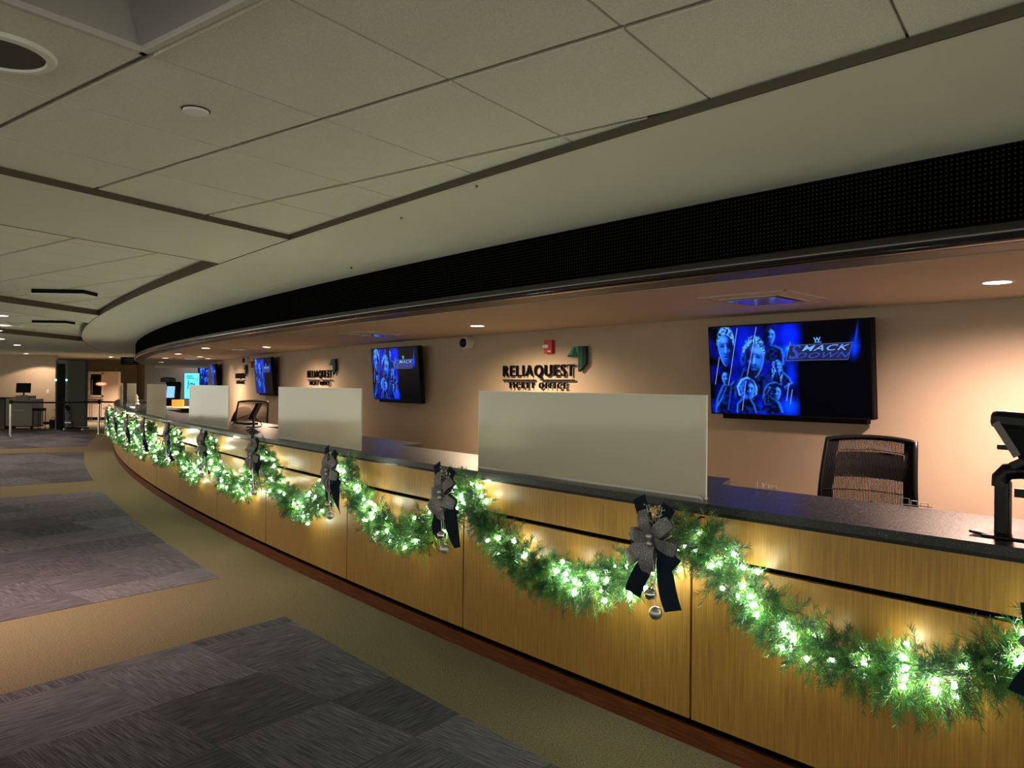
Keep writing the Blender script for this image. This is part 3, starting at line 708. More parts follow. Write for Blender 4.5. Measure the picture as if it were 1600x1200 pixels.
def make_tv(label, loc, rz, tilt=5.0, proto=None, extra=False):
    t = thing('wall_tv', label, 'television', loc, rz, 'wall screens showing the blue wrestling poster')
    if proto is None:
        xs = (gu-.5)*SCR_W; zs = (.5-gv)*SCR_H
        vs = np.stack([xs, np.full_like(xs, -.0315), zs], -1).reshape(-1, 3)
        i_, j_ = np.meshgrid(np.arange(NYg), np.arange(NXg), indexing='ij'); a = (i_*(NXg+1)+j_).ravel()
        F = np.stack([a+NXg+1, a+NXg+2, a+1, a], 1)
        me = bpy.data.meshes.new('screen'); me.from_pydata(vs.tolist(), [], F.tolist())
        ca = me.color_attributes.new('picture', 'FLOAT_COLOR', 'POINT')
        ca.data.foreach_set('color', np.concatenate([img.reshape(-1, 3), np.ones((img.size//3, 1))], 1).ravel()); me.materials.append(M_scr); me.update()
        o = bpy.data.objects.new('screen', me); COL.objects.link(o); o.parent = t
        def sp(x, y): u, v_ = Q(x, y); return ((u-.5)*SCR_W, (.5-v_)*SCR_H)
        g = MB(); a_, b_, c_, d_ = sp(858, 322), sp(1372, 295), sp(1334, 447), sp(820, 457)
        g.vprism([d_, c_, b_, a_], -.0322, -.0318, 3)
        for p_, q_ in ((a_, b_), (b_, c_), (c_, d_), (d_, a_)):
            dx, dz = q_[0]-p_[0], q_[1]-p_[1]; l = math.hypot(dx, dz); nx, nz = -dz/l*.0016, dx/l*.0016
            g.vprism([(p_[0]-nx, p_[1]-nz), (q_[0]-nx, q_[1]-nz), (q_[0]+nx, q_[1]+nz), (p_[0]+nx, p_[1]+nz)], -.0328, -.0322, 2)
        g.text('MACK', .042, .345, .001, sp(962, 372)[0], sp(962, 372)[1], -.0328, .002, 0, .45, 1.15)
        g.text('S', .105, .10, .001, sp(845, 440)[0], sp(845, 440)[1], -.0326, .015, 1, .45)
        g.text('DOWN', .042, .40, .001, sp(905, 440)[0], sp(905, 437)[1], -.0330, .002, 1, .45, 1.1)
        g.text('W', .034, .052, .001, sp(1062, 290)[0], sp(1062, 290)[1], -.0328, .015, 0, 0)
        g.vprism([(sp(1066, 262)[0], sp(1066, 262)[1]-.026), (sp(1128, 262)[0], sp(1128, 262)[1]-.026), (sp(1126, 262)[0], sp(1126, 262)[1]-.022), (sp(1070, 262)[0], sp(1070, 262)[1]-.022)], -.0322, -.0318, 0)
        obj('title_graphic', g, [M_logo1, M_logo2, M_logo3, M_logo0], o)
        h = MB(); h.box((0, 0, 0), (SCR_W+.024, .062, SCR_H+.022)); obj('housing', h, M_matte, t, bevel=.004)
        obj('wall_bracket', MB().box((0, .062, -.03), (.9, .065, .5)), M_matte, t)
        obj('bottom_rail', MB().box((.01, .035, -SCR_H/2-.025), (SCR_W*.90, .06, .045)), M_matte, t)
    else:
        for ch in proto.children:
            c_ = ch.copy(); COL.objects.link(c_); c_.parent = t
            for g2 in ch.children:
                d_ = g2.copy(); COL.objects.link(d_); d_.parent = c_
    t.rotation_euler = (math.radians(tilt), 0, rz); t.rotation_mode = 'XYZ'
    return t
tv_lab = ['largest wall television, nearest, above the black mesh office chair', 'second wall television, between the two nearer wall signs', 'third wall television, seen steeply, left of the second wall sign', 'fourth wall television seen nearly edge-on past the third wall sign']
tv0 = None
for k, s_ in enumerate((-2.68, -8.4, -14.3, -20.7)):
    tv = make_tv(tv_lab[k], P(RW+.125, s_, 1.742), rot(s_), 5, tv0)
    if tv0 is None: tv0 = tv
# a screen of the same programme hangs on the end wall
p = far_point(336, 587, 29.5); make_tv('small distant television facing the camera beyond the end of the curved wall', (p.x, 29.5, 1.86), math.radians(8), 3, tv0)

# ------------------------------------------------------------------ wall signs
M_green1 = mat('green_light', (.03, .22, .12), .5, spec=.1); M_green2 = mat('green_mid', (.008, .065, .050), .5, spec=.1); M_green3 = mat('green_dark', (.003, .022, .020), .5, spec=.1)
M_letter = mat('black_letter', (.0015, .0015, .002), .6, spec=.1)
def make_sign(label, s_, proto=None):
    t = thing('wall_sign', label, 'sign', P(RW+.012, s_+.02, 1.702), rot(s_), 'dimensional letter signs on the curved wall')
    if proto is None:
        W_ = 1.10
        obj('name_lettering', MB().text('RELIAQUEST', .122, W_, .022, -W_/2, .0, -.012, .003, spacing=1.24), M_letter, t)
        obj('underline', MB().box((-W_/2+.265, -.012, -.040), (.53, .022, .011)).box((W_/2-.245, -.012, -.040), (.49, .022, .011)), M_letter, t)
        obj('office_lettering', MB().text('TICKET OFFICE', .064, .90, .022, -.455, -.125, -.012, .002, spacing=1.5), M_letter, t)
        g = MB(); x = W_/2
        g.vprism([(x+.07, .285), (x+.175, .285), (x+.175, .115), (x+.085, .040), (x+.07, .045)][::-1], -.030, -.004, 2)
        g.vprism([(x-.076, .20), (x+.07, .20), (x+.07, .285), (x+.0, .285)], -.030, -.004, 0)
        g.vprism([(x-.02, .204), (x+.065, .204), (x+.02, .28)], -.033, -.030, 1)
        g.vprism([(x-.076, .188), (x+.07, .188), (x+.07, .202), (x-.07, .202)], -.034, -.004, 2)
        g.vprism([(x+.072, .283), (x+.135, .283), (x+.135, .085), (x+.088, .048), (x+.072, .055)][::-1], -.033, -.030, 1)
        obj('green_emblem', g, [M_green1, M_green2, M_green3], t)
    else:
        for ch in proto.children: c_ = ch.copy(); COL.objects.link(c_); c_.parent = t
    return t
sg = make_sign('nearest black letter wall sign with a green folded emblem, below the red alarm', -5.62)
make_sign('second wall sign of black letters with green emblem, above the second glass screen', -11.42, sg)
make_sign('third and smallest wall sign of black letters, beside the third television', -17.15, sg)

# ------------------------------------------------------------------ alarms and cameras on the wall
for s_, z, nm in ((-5.41, 1.998, 'red fire alarm strobe above the nearest wall sign'), (-15.9, 1.99, 'small red fire alarm strobe left of the third television')):
    t = thing('fire_alarm', nm, 'fire alarm', P(RW+.001, s_, z), rot(s_), 'red alarm strobes on the curved wall')
    obj('housing', MB().box((0, -.022, 0), (.115, .044, .135)), M_red, t, bevel=.004)
    obj('strobe', MB().box((-.014, -.048, .003), (.065, .02, .034)), M_white, t, bevel=.003)
    obj('lens_clip', MB().box((-.060, -.04, .003), (.012, .03, .022)), M_metal, t)
    obj('lettering', MB().box((.022, -.0445, -.047), (.04, .001, .012)), M_white, t)
for s_, z, nm in ((-6.85, 2.085, 'dark dome security camera on the wall left of the red alarm'), (-16.3, 2.08, 'small dark security camera beside the far red alarm')):
    t = thing('security_camera', nm, 'security camera', P(RW+.001, s_, z), rot(s_), 'security cameras on the curved wall')
    g = MB(); g.lathe([(.075, 0), (.078, .05), (.07, .09), (.02, .10)], n=24); R = Matrix.Rotation(PI/2, 3, 'X'); g.v = [tuple(R @ Vector(q)) for q in g.v]
    obj('shroud', g, M_white, t, smooth=50)
    g = MB(); g.sphere((0, -.09, 0), .055, 20); obj('dome', g, M_dark, t, smooth=80)

# ------------------------------------------------------------------ soffit fittings: downlights and diffusers
def downlight(label, x, y, z, r, mat_, group, power=0, col=(1, .74, .52), spot=168, blend=1.0, inside=True):
    t = thing('recessed_downlight', label, 'downlight', (x, y, z), 0, group)
    obj('trim_ring', MB().lathe([(r*.86, -.002), (r*.9, -.007), (r*1.08, -.006), (r*1.14, 0), (r*.86, 0)], n=28), M_white, t, smooth=40)
    obj('lens', MB().lathe([(1e-6, -.0035), (r*.87, -.0035), (r*.87, 0)], n=28), mat_, t)
    if power: lamp('SPOT', 'downlight_lamp', (0, 0, -.03), power, col, t, spot_size=math.radians(spot), spot_blend=blend, shadow_soft_size=.05)
    return t
G1 = 'warm downlights in the soffit over the counter'
for s_, lab, pw, col in ((-1.10, 'nearest warm round downlight in the soffit, at the right', 1.2, (1, .68, .56)), (-5.52, 'warm downlight in the soffit above the nearest wall sign', .95, (1, .74, .48)),
                    (-11.5, 'warm downlight in the soffit above the second wall sign', 1.0, (1, .70, .47)), (-17.3, 'warm downlight in the soffit above the third wall sign', 1.2, (1, .70, .47))):
    q = P(R0-1.60, s_); downlight(lab, q.x, q.y, ZS, .072, M_lens, G1, WALL_SPOT*pw, col)
for s_, rr_, lab in ((-12.7, -.95, 'nearest of the downlights along the soffit front edge'), (-15.9, -1.0, 'second of the downlights along the soffit front edge'), (-18.9, -1.03, 'third of the downlights along the soffit front edge'), (-23.0, -1.08, 'farthest of the downlights along the soffit front edge'), (-18.5, -1.92, 'small downlight deep in the far soffit')):
    q = P(R0+rr_, s_); downlight(lab, q.x, q.y, ZS, .075, M_lens2, 'small downlights in the far soffit', 10, (1, .8, .62))

def diffuser(label, s_, r_):
    q = P(r_, s_, ZS); t = thing('air_diffuser', label, 'air vent', q, rot(s_)+math.radians(2), 'square air diffusers in the soffit')
    a, z = .30, -.002
    g = MB()
    for k, (o_, zz, ww) in enumerate(((.30, -.004, .018), (.21, -.016, .012))):
        for sx, sy in ((0, 1), (0, -1), (1, 0), (-1, 0)):
            g.box((sx*(o_-ww/2), sy*(o_-ww/2), zz), (2*o_ if sy else ww, 2*o_ if sx else ww, .010))
    obj('frame', g, M_soffit, t)
    g = MB(); o2, i2 = .282, .20
    lo = [(-o2, -o2, -.004), (o2, -o2, -.004), (o2, o2, -.004), (-o2, o2, -.004)]; hi = [(-i2, -i2, -.016), (i2, -i2, -.016), (i2, i2, -.016), (-i2, i2, -.016)]
    g.add(lo+hi, [(k, (k+1) % 4, 4+(k+1) % 4, 4+k) for k in range(4)]); obj('flare', g, M_soffit, t)
    obj('throat', MB().box((0, 0, -.003), (.40, .40, .004)), M_back, t)
    obj('center_plate', MB().box((0, 0, -.022), (.33, .33, .005)), mat('gloss_plate', (.35, .32, .30), .12, spec=.8), t)
for s_, lab in ((-2.37, 'nearest square air diffuser, above the largest television'), (-7.3, 'second square air diffuser, above the second television'), (-12.4, 'third square air diffuser in the far soffit'), (-18.6, 'farthest square air diffuser, lit cyan by the poster screen')):
    diffuser(lab, s_, R0-1.46 if s_ > -15 else R0-1.5)

# ------------------------------------------------------------------ mesh office chairs on the staff side
def make_chair(label, loc, rz, group='mesh office chairs behind the counter', M_mesh=M_matte, light=False):
    t = thing('office_chair', label, 'chair', loc, rz, group)   # faces -y, back rest at +y
    # outline of back in (x, z): tapers to the top, gently curved
    tw, bw, z0, z1 = .236, .268, .72, 1.305
    def fr(u, v): # u -1..1, v 0..1
        x = u*(bw+(tw-bw)*v); return Vector((x, .20+.05*(1-u*u)+.05*v-.05*math.sin(PI*v), z0+(z1-z0)*v+.018*(1-u*u)*v))
    g = MB(); loop = []
    n = 14
    loop += [fr(-1+2*i/n, 0) for i in range(n+1)]+[fr(1, i/n) for i in range(1, n+1)]+[fr(1-2*i/n, 1) for i in range(1, n+1)]+[fr(-1, 1-i/n) for i in range(1, n)]
    g.tube(loop, .015, 8, closed=True); obj('back_frame', g, M_dark, t, smooth=60)
    g = MB()
    for k in range(-30, 31):
        u = k/31; g.tube([fr(u, v_/8*.97+.015) for v_ in range(9)], .0026, 4)
    for v_ in (.02, .5, .98): g.tube([fr(-1+2*i/10, v_) for i in range(11)], .003, 4)
    obj('mesh_back', g, M_mesh, t)
    g = MB()
    if light:
        pass
    else:
        for k in range(-23, 23):
            u = (k+.5)/31; g.tube([fr(u, .62+.24*v_/4)+Vector((0, .006, 0)) for v_ in range(5)], .0028, 4)
        for u in [q*(.76+.03*j) for q in (-1, 1) for j in range(7)]: g.tube([fr(u, v_/8*.97+.015)+Vector((0, .006, 0)) for v_ in range(9)], .0042, 4)
        g.tube([fr(-.76, .03), fr(-.76, .5), fr(-.75, .86), fr(-.70, .885), fr(0, .89), fr(.70, .885), fr(.75, .86), fr(.76, .5), fr(.76, .03)], .004, 4)
    if g.v: obj('inner_back_pad', g, mat('brown_mesh', (.055, .035, .028), .7), t)
    obj('seat', MB().box((0, 0, .66), (.48, .46, .07), taper=.94), M_dark, t, bevel=.025)
    obj('back_support', MB().tube([(0, .12, .62), (0, .27, .62), (0, .30, .74), (0, .275, .95)], .022, 8), M_dark, t)
    obj('gas_column', MB().lathe([(.032, .10), (.032, .38), (.022, .38), (.022, .63)], n=16), M_metal, t)
    g = MB(); 
    for k in range(28): pass
    g.tube([(.21*math.cos(2*PI*k/24), .21*math.sin(2*PI*k/24), .30) for k in range(24)], .010, 8, closed=True)
    g.tube([(-.21, 0, .30), (.21, 0, .30)], .008, 6); obj('foot_ring', g, M_chrome, t)
    for k in range(5):
        a = 2*PI*k/5+.3; l = obj('base_leg', MB().tube([(0, 0, .11), (.28*math.cos(a), .28*math.sin(a), .075)], [.028, .016], 8), M_dark, t)
        obj('caster', MB().sphere((.28*math.cos(a), .28*math.sin(a), .03), .03, 12), M_dark, l)
    return t
q = P(R0-1.32, -1.70); make_chair('black mesh office chair behind the counter under the largest television', (q.x, q.y, 0), rot(-1.7)+math.radians(8))
q = Vector((-4.02, 11.45, 0)); make_chair('grey framed mesh office chair, farther off, right of the third glass screen', (q.x, q.y, 0), rot(-11)+math.radians(52), light=True, M_mesh=mat('tan_mesh', (.20, .15, .11), .8))

# black rounded visitor chair back and slanted monitor near the second chair
q = P(R0-1.25, -11.9)
t = thing('padded_chair', 'rounded black padded chair back just right of the third glass screen', 'chair', (q.x, q.y, 0), rot(-10)+math.radians(40))
g = MB(); pts_ = [(.24*math.cos(a), .86+.36*math.sin(a)) for a in np.linspace(0, PI, 17)]+[(-.22, .62), (.22, .62)]
g.vprism([(x, z) for x, z in pts_][::-1], .18, .25); obj('backrest', g, M_matte, t, bevel=.012)
obj('seat', MB().box((0, 0, .55), (.46, .44, .09)), M_matte, t, bevel=.02)
obj('pedestal', MB().lathe([(.25, 0), (.25, .02), (.03, .06), (.03, .52)], n=20), M_dark, t)
obj('back_post', MB().box((0, .225, .60), (.05, .03, .2)), M_dark, t)
def monitor(label, loc, rz, tilt, w_=.42, h_=.30, group=None, mt=None):
    t = thing('computer_monitor', label, 'monitor', loc, rz, group)
    R = Matrix.Rotation(math.radians(tilt), 3, 'X')
    obj('screen_panel', MB().box((0, 0, h_/2+.09), (w_, .03, h_), R), mt or M_matte, t, bevel=.004)
    obj('neck', MB().box((0, .02, .06), (.05, .02, .11)), M_dark, t)
    obj('foot', MB().box((0, .02, .006), (.20, .14, .012)), M_dark, t, bevel=.003)
    return t
q = P(R0-.50, -8.40, 1.090); monitor('black tilted monitor seen edge-on beside the grey framed chair', q, math.radians(100), 26, .30, .20)
g = MB(); a = q+Vector((-.35, .2, 0)); g.tube([a+Vector((.0, 0, .01)), a+Vector((.1, .02, .10)), a+Vector((.22, .02, .14)), a+Vector((.34, .0, .05)), a+Vector((.36, .0, .008))], .005, 6)
tag(obj('loose_cable', g, M_dark), 'thin black cable looping up from the counter by the edge-on monitor', 'cable')
t = tag(obj('keyboard', MB().box((0, 0, .012), (.42, .14, .022)), M_matte, bevel=.003), 'black keyboard lying on the counter by the edge-on monitor', 'keyboard'); t.location = P(R0-.62, -9.15, 1.090); t.rotation_euler = (0, 0, rot(-9)+.1)

# small white wire card holders on the back ledge
for s_, nm in ((-1.84, 'small white wire holder at the counter back edge, left of the near chair'), (-1.14, 'small white wire holder at the counter back edge, right of the near chair')):
    q = P(R0-.60, s_, 1.098); t = thing('wire_holder', nm, 'wire holder', q, rot(s_), 'white wire holders on the counter back edge')
    g = MB()
    for x0_, h in ((-.045, .030), (-.01, .022), (.03, .018)):
        g.tube([(x0_-.014, 0, 0), (x0_-.014, 0, h), (x0_+.014, 0, h), (x0_+.014, 0, 0)], .0022, 5)
    g.tube([(-.065, 0, .003), (.06, 0, .003)], .002, 5); obj('wire_loops', g, M_white, t)

# ------------------------------------------------------------------ card terminal on its stand, right edge
q = P(R0-.17, -.70, 1.090)
t = thing('payment_terminal', 'black payment terminal on a post stand at the right edge of the counter', 'payment terminal', q, rot(-.66))
g = MB(); g.box((.06, 0, .006), (.24, .16, .010)); g.box((-.065, -.02, .010), (.07, .10, .010), Matrix.Rotation(.12, 3, 'Y')); obj('base_plate', g, M_dark, t, bevel=.003)
obj('post', MB().box((-.012, .0, .10), (.046, .05, .19)), M_dark, t, bevel=.008)
g = MB(); g.tube([(-.018, 0, .175), (-.018, 0, .205), (.0, 0, .228), (.04, 0, .235), (.16, 0, .235)], .030, 10); obj('elbow', g, M_dark, t, smooth=50)
obj('side_arm', MB().box((.10, .02, .155), (.16, .03, .03)).box((.135, .02, .10), (.02, .03, .10)), M_dark, t)
R = Matrix.Rotation(math.radians(-30), 3, 'Y')
obj('device_body', MB().box((.055, -.01, .325), (.06, .10, .20), R).box((.095, -.01, .31), (.05, .09, .22), R), M_matte, t, bevel=.006)
obj('device_side', MB().box((.012, -.065, .345), (.024, .012, .13), R), mat('grey_panel', (.10, .085, .075), .4), t)
obj('device_head', MB().box((.03, -.01, .408), (.14, .12, .06), Matrix.Rotation(math.radians(4), 3, 'Y')), M_dark, t, bevel=.018)
obj('button', MB().box((.000, -.03, .315), (.045, .03, .018)), M_dark, t, bevel=.004)
obj('card_slot', MB().box((.045, -.02, .262), (.05, .09, .03), R), M_dark, t, bevel=.004)

# ------------------------------------------------------------------ belt stanchions
S1 = (-14.12, 21.26, 0); S2 = (-12.26, 22.4, 0)
def stanchion(label, p_):
    t = thing('belt_stanchion', label, 'stanchion', p_, 0, 'steel belt stanchions in the far hall')
    obj('base', MB().lathe([(.17, 0), (.17, .012), (.14, .022), (.05, .035), (.035, .05), (.034, .06)], n=28), M_chrome, t, smooth=50)
    obj('pole', MB().lathe([(.030, .04), (.030, .95)], n=18), M_metal, t, smooth=60)
    obj('belt_head', MB().lathe([(.036, .93), (.040, .95), (.040, 1.03), (.03, 1.05)], n=18), M_matte, t, smooth=50); return t
a_ = stanchion('polished belt stanchion in the far hall at the left, in front of the grey cabinet', S1)
b_ = stanchion('polished belt stanchion in the far hall beside the end of the garlands', S2)
def belt(p_, q_, par, z=.99):
    p_, q_ = Vector(p_), Vector(q_); d = (q_-p_).normalized(); n = Vector((-d.y, d.x, 0))*.002; vs = []
    for i in range(9):
        c = p_.lerp(q_, i/8); c.z = z-.02*math.sin(PI*i/8)
        vs += [c-n+Vector((0, 0, -.024)), c+n+Vector((0, 0, -.024)), c+n+Vector((0, 0, .024)), c-n+Vector((0, 0, .024))]
    obj('belt', MB().add(vs, [(3, 2, 1, 0), (32, 33, 34, 35)]+[(4*i+k, 4*i+(k+1) % 4, 4*i+4+(k+1) % 4, 4*i+4+k) for i in range(8) for k in range(4)]), M_matte, par, world=True)
belt(S1, S2, a_); belt(S2, (-10.7, 23.6, 0), b_)

# ------------------------------------------------------------------ walk-through detector, grey panel on casters
def up(px, py, Y): q = far_point(px, py, Y); return q
x0, x1, x2 = far_point(86.5, 600, 24.6).x, far_point(105, 600, 24.6).x, 0
H = 2.28
t = thing('metal_detector', 'tall dark walk-through metal detector with green lights in the far hall', 'metal detector', ((x0+x1)/2, 24.9, 0), 0)
W2 = (x1-x0)/2
M_det = mat('detector_grey', (.10, .10, .085), .5); M_det2 = mat('detector_dark', (.035, .03, .028), .5); M_grn = mat('green_led', (0, .3, .1), .3, emit=(.05, 1, .45), es=5)
obj('side_panel', MB().box((-W2+.02, 0, H/2), (.04, .60, H)), M_det, t); obj('side_panel', MB().box((W2-.03, 0, H/2), (.06, .60, H)), M_det, t)
obj('door_leaf', MB().box((0, .1, H/2-.03), (2*W2-.10, .03, H-.10)), M_det2, t); obj('header', MB().box((0, 0, H-.06), (2*W2-.1, .58, .12)), M_det, t)
obj('display', MB().box((0.02, .07, H-.2), (.20, .03, .07)), M_offlens, t)
obj('lower_leaf', MB().box((0, .08, .52), (2*W2-.10, .03, 1.02)), M_det, t)
for sx in (-1, 1): obj('status_light', MB().sphere((sx*(W2-.02), -.31, 1.63), .026, 10), M_grn, t)
x1, x2 = far_point(107, 600, 24.25).x, far_point(133.5, 600, 24.25).x
t = thing('grey_cabinet', 'tall plain grey panel cabinet on casters beside the metal detector', 'cabinet', ((x1+x2)/2, 24.22, 0), 0)
W3 = (x2-x1)/2
obj('body', MB().box((0, .1, 1.19), (2*W3, .16, 2.12)), mat('panel_grey', (.085, .085, .070), .6, spec=.15), t, bevel=.01)
obj('base_frame', MB().box((0, .10, .085), (2*W3+.02, .30, .05)), M_matte, t)
for sx in (-1, 1): obj('caster', MB().lathe([(.05, -.02), (.06, 0), (.05, .02)], (0, 0, 0), 16).__class__().sphere((sx*(W3+.02), -.12, .055), .055, 12), M_metal, t)
g = MB(); g.tube([(-.25, -.03, .70), (-.2, -.05, .62), (-.12, -.06, .5), (-.16, -.05, .38), (-.05, -.06, .2), (-.10, -.06, .11)], .012, 6)
obj('hanging_cord', g, M_matte, t); obj('handset', MB().box((-.27, -.03, .74), (.10, .05, .17), Matrix.Rotation(-.5, 3, 'Y')), M_matte, t, bevel=.01)
obj('pedal', MB().box((-.22, -.05, .27), (.2, .05, .05)), M_chrome, t)

# ------------------------------------------------------------------ security desk at the left edge of the hall
def bx(px0, px1, py0, py1, Y):
    a, b2 = far_point(px0, py0, Y), far_point(px1, py1, Y); return a.x, b2.x, min(b2.z, a.z), max(a.z, b2.z)
YD = 24.8
xa, xb, zb, zt = bx(9, 50, 623, 668, YD); zb = .10
M_cab = mat('taupe_laminate', (.17, .15, .115), .55)
t = thing('desk_cabinet', 'grey taupe cabinet on casters at the far left, behind the stanchion', 'cabinet', ((xa+xb)/2, YD+.3, 0))
w_ = xb-xa
obj('body', MB().box((0, 0, (zb+zt)/2), (w_, .6, zt-zb)), M_cab, t, bevel=.008)
obj('raised_box', MB().box((.03, 0, zt+.055), (.40, .45, .11)), M_cab, t, bevel=.005)
obj('handle', MB().box((.02, -.305, .62), (.34, .015, .012)), M_white, t)
obj('plinth', MB().box((0, 0, .085), (w_*1.04, .62, .03)), M_matte, t)
for sx in (-1, 1): obj('caster', MB().sphere((sx*w_*.4, -.2, .035), .035, 10), M_matte, t)
monitor('black flat monitor on top of the taupe cabinet at the far left', ((xa+xb)/2-.02, YD+.25, zt+.111), math.radians(4), -4, .46, .32)
xa2, xb2, _, zt2 = bx(-90, 9, 622, 668, YD)
t = thing('security_desk', 'dark topped desk running out of the left edge in the far hall', 'desk', ((xa2+xb2)/2, YD+.3, 0))
obj('desk_top', MB().box((0, 0, 1.01), (xb2-xa2-.02, .6, .05)), M_matte, t); obj('front_panel', MB().box((0, .1, .50), (xb2-xa2-.08, .04, .96)), mat('dark_brown', (.045, .035, .02), .6), t)
for sx in (-1, 1): obj('leg', MB().box((sx*((xb2-xa2)/2-.06), 0, .492), (.05, .5, .984)), M_matte, t)
xs0 = far_point(50, 640, YD).x; xs1 = far_point(65, 640, YD).x; xs2 = far_point(85, 640, YD).x
t = thing('side_stool', 'black topped stool with thin legs right of the taupe cabinet', 'stool', ((xs0+xs1)/2+.02, YD+.1, 0)); hw = (xs1-xs0)/2-.02
obj('seat', MB().box((0, 0, .65), (2*hw, .34, .09)), M_matte, t, bevel=.02)
for sx in (-1, 1):
    for sy in (-1, 1): obj('leg', MB().tube([(sx*(hw-.02), sy*.14, 0), (sx*(hw-.02), sy*.14, .62)], .013, 8), M_matte, t)
t = thing('low_table', 'low table with a pale top in front of the far beige wall', 'table', ((xs1+xs2)/2+.07, YD+.75, 0)); hw = (xs2-xs1)/2
obj('table_top', MB().box((0, 0, .63), (2*hw, .5, .035)), M_white, t)
for sx in (-1, 1): obj('leg', MB().tube([(sx*(hw-.04), 0, 0), (sx*(hw-.04), 0, .62)], .016, 8), M_matte, t)
g = MB().box((0, 0, .17), (.17, .16, .30)); t = thing('floor_bag', 'small black bag on the floor left of the metal detector', 'bag', (far_point(80, 655, YD).x, YD+.1, 0)); obj('bag_body', g, M_matte, t, bevel=.02)
obj('strap', MB().tube([(-.07, 0, .31), (-.02, 0, .40), (.05, 0, .38), (.07, 0, .31)], .01, 6), M_matte, t)
p = far_point(71.5, 612, YA-.14)
t = thing('wall_switch', 'small white switch plate on the far beige wall', 'switch plate', (p.x, YA-.001, p.z)); obj('plate', MB().box((0, -.006, 0), (.11, .012, .15)), M_white, t); obj('toggle', MB().box((0, -.018, -.01), (.03, .02, .05)), M_white, t)

# ------------------------------------------------------------------ ticket nook at the end of the hall
YN = 31.0
xa, xb, zb, zt = bx(133, 181, 580, 653, YN)
pink = mat('pale_wall_panel', (.66, .48, .36), .7)
t = thing('display_wall', 'free-standing pale wall panel with letters on top at the far end of the hall', 'wall panel', ((xa+xb)/2, YN+.15, 0)); hw = (xb-xa)/2
obj('panel', MB().box((0, .1, zt/2+.06), (2*hw, .2, zt-.12)), pink, t); obj('plinth', MB().box((0, .1, .06), (2*hw-.06, .16, .12)), M_matte, t)
g = MB()
for k in range(9): # illegible small upright letters
    g.box((-hw+.10+k*(2*hw-.2)/8, .08, zt+.085), (.07, .03, .15 if k != 6 else .20), Matrix.Rotation(.35 if k == 6 else 0, 3, 'Y')); g.box((-hw+.13+k*(2*hw-.2)/8, .08, zt+.03), (.08, .03, .03))
obj('top_lettering', g, mat('bronze', (.10, .08, .05), .4), t)
fx = far_point(147.5, 600, YN).x-t.location.x; fz = far_point(147, 601, YN).z
fr_ = obj('window_frame', MB().box((fx-.26, -.02, fz), (.06, .05, .98)).box((fx+.26, -.02, fz), (.08, .05, .98)).box((fx, -.02, fz+.47), (.6, .05, .07)).box((fx, -.02, fz-.47), (.6, .05, .07)), mat('cream_frame', (.72, .60, .46), .5), t)
obj('dark_pane', MB().box((fx, -.008, fz), (.46, .012, .88)), M_matte, fr_)
obj('ledge', MB().box((fx-.02, -.08, fz-.62), (.62, .14, .05)), M_trimgrey, t)
p = far_point(158, 600, 29.5)
t = thing('oval_sign', 'small red oval sign on a thin stand in front of the pale wall panel', 'sign', (p.x, 29.5, 0))
g = MB(); g.vprism([(.20*math.cos(a), p.z+.07*math.sin(a)) for a in np.linspace(0, 2*PI, 24, endpoint=False)][::-1], -.015, .015); obj('oval_plate', g, mat('red_sign', (.55, .05, .035), .4, emit=(1, .08, .05), es=.5), t)
obj('white_band', MB().box((0, -.018, p.z), (.25, .006, .035)), M_white, t)
obj('arc', MB().tube([(.26*math.cos(a)+.03, 0, p.z+.02+.11*math.sin(a)) for a in np.linspace(.2, 2.6, 12)], .012, 6), M_matte, t)
obj('stand', MB().tube([(0, .02, .02), (0, .02, p.z-.05)], .012, 8).lathe([(.14, 0), (.14, .02), (.02, .03)], n=20), M_trimgrey, t)
p = far_point(142.5, 600, 30.2); t = thing('rope_post', 'thin dark double pole before the dark window in the far hall', 'pole', (p.x, 30.2, 0))
obj('pole', MB().tube([(-.04, 0, .0), (-.04, 0, 1.75)], .012, 6).tube([(.04, 0, 0), (.04, 0, 1.68)], .012, 6), M_trimgrey, t); obj('foot', MB().lathe([(.13, 0), (.13, .02), (.03, .03)], n=16), M_trimgrey, t)

# hanging direction sign
p = far_point(203, 564, 25.5)
t = thing('hanging_sign', 'dark rectangular sign hanging under the ceiling at the far end of the fascia', 'sign', (p.x, 25.5, p.z)); zz = ZC-p.z
obj('sign_board', MB().box((0, 0, 0), (.60, .05, .26)), mat('sign_brown', (.010, .006, .005), .6, spec=.1), t)
obj('text_lines', MB().box((0, -.027, .05), (.34, .003, .022)).box((.0, -.027, -.01), (.26, .003, .022)).box((0, -.027, -.08), (.34, .003, .014)), mat('dull_letter', (.12, .09, .08), .5), t)
for sx in (-1, 1): obj('hanger', MB().tube([(sx*.22, 0, .12), (sx*.22, 0, zz)], .006, 6), M_metal, t)

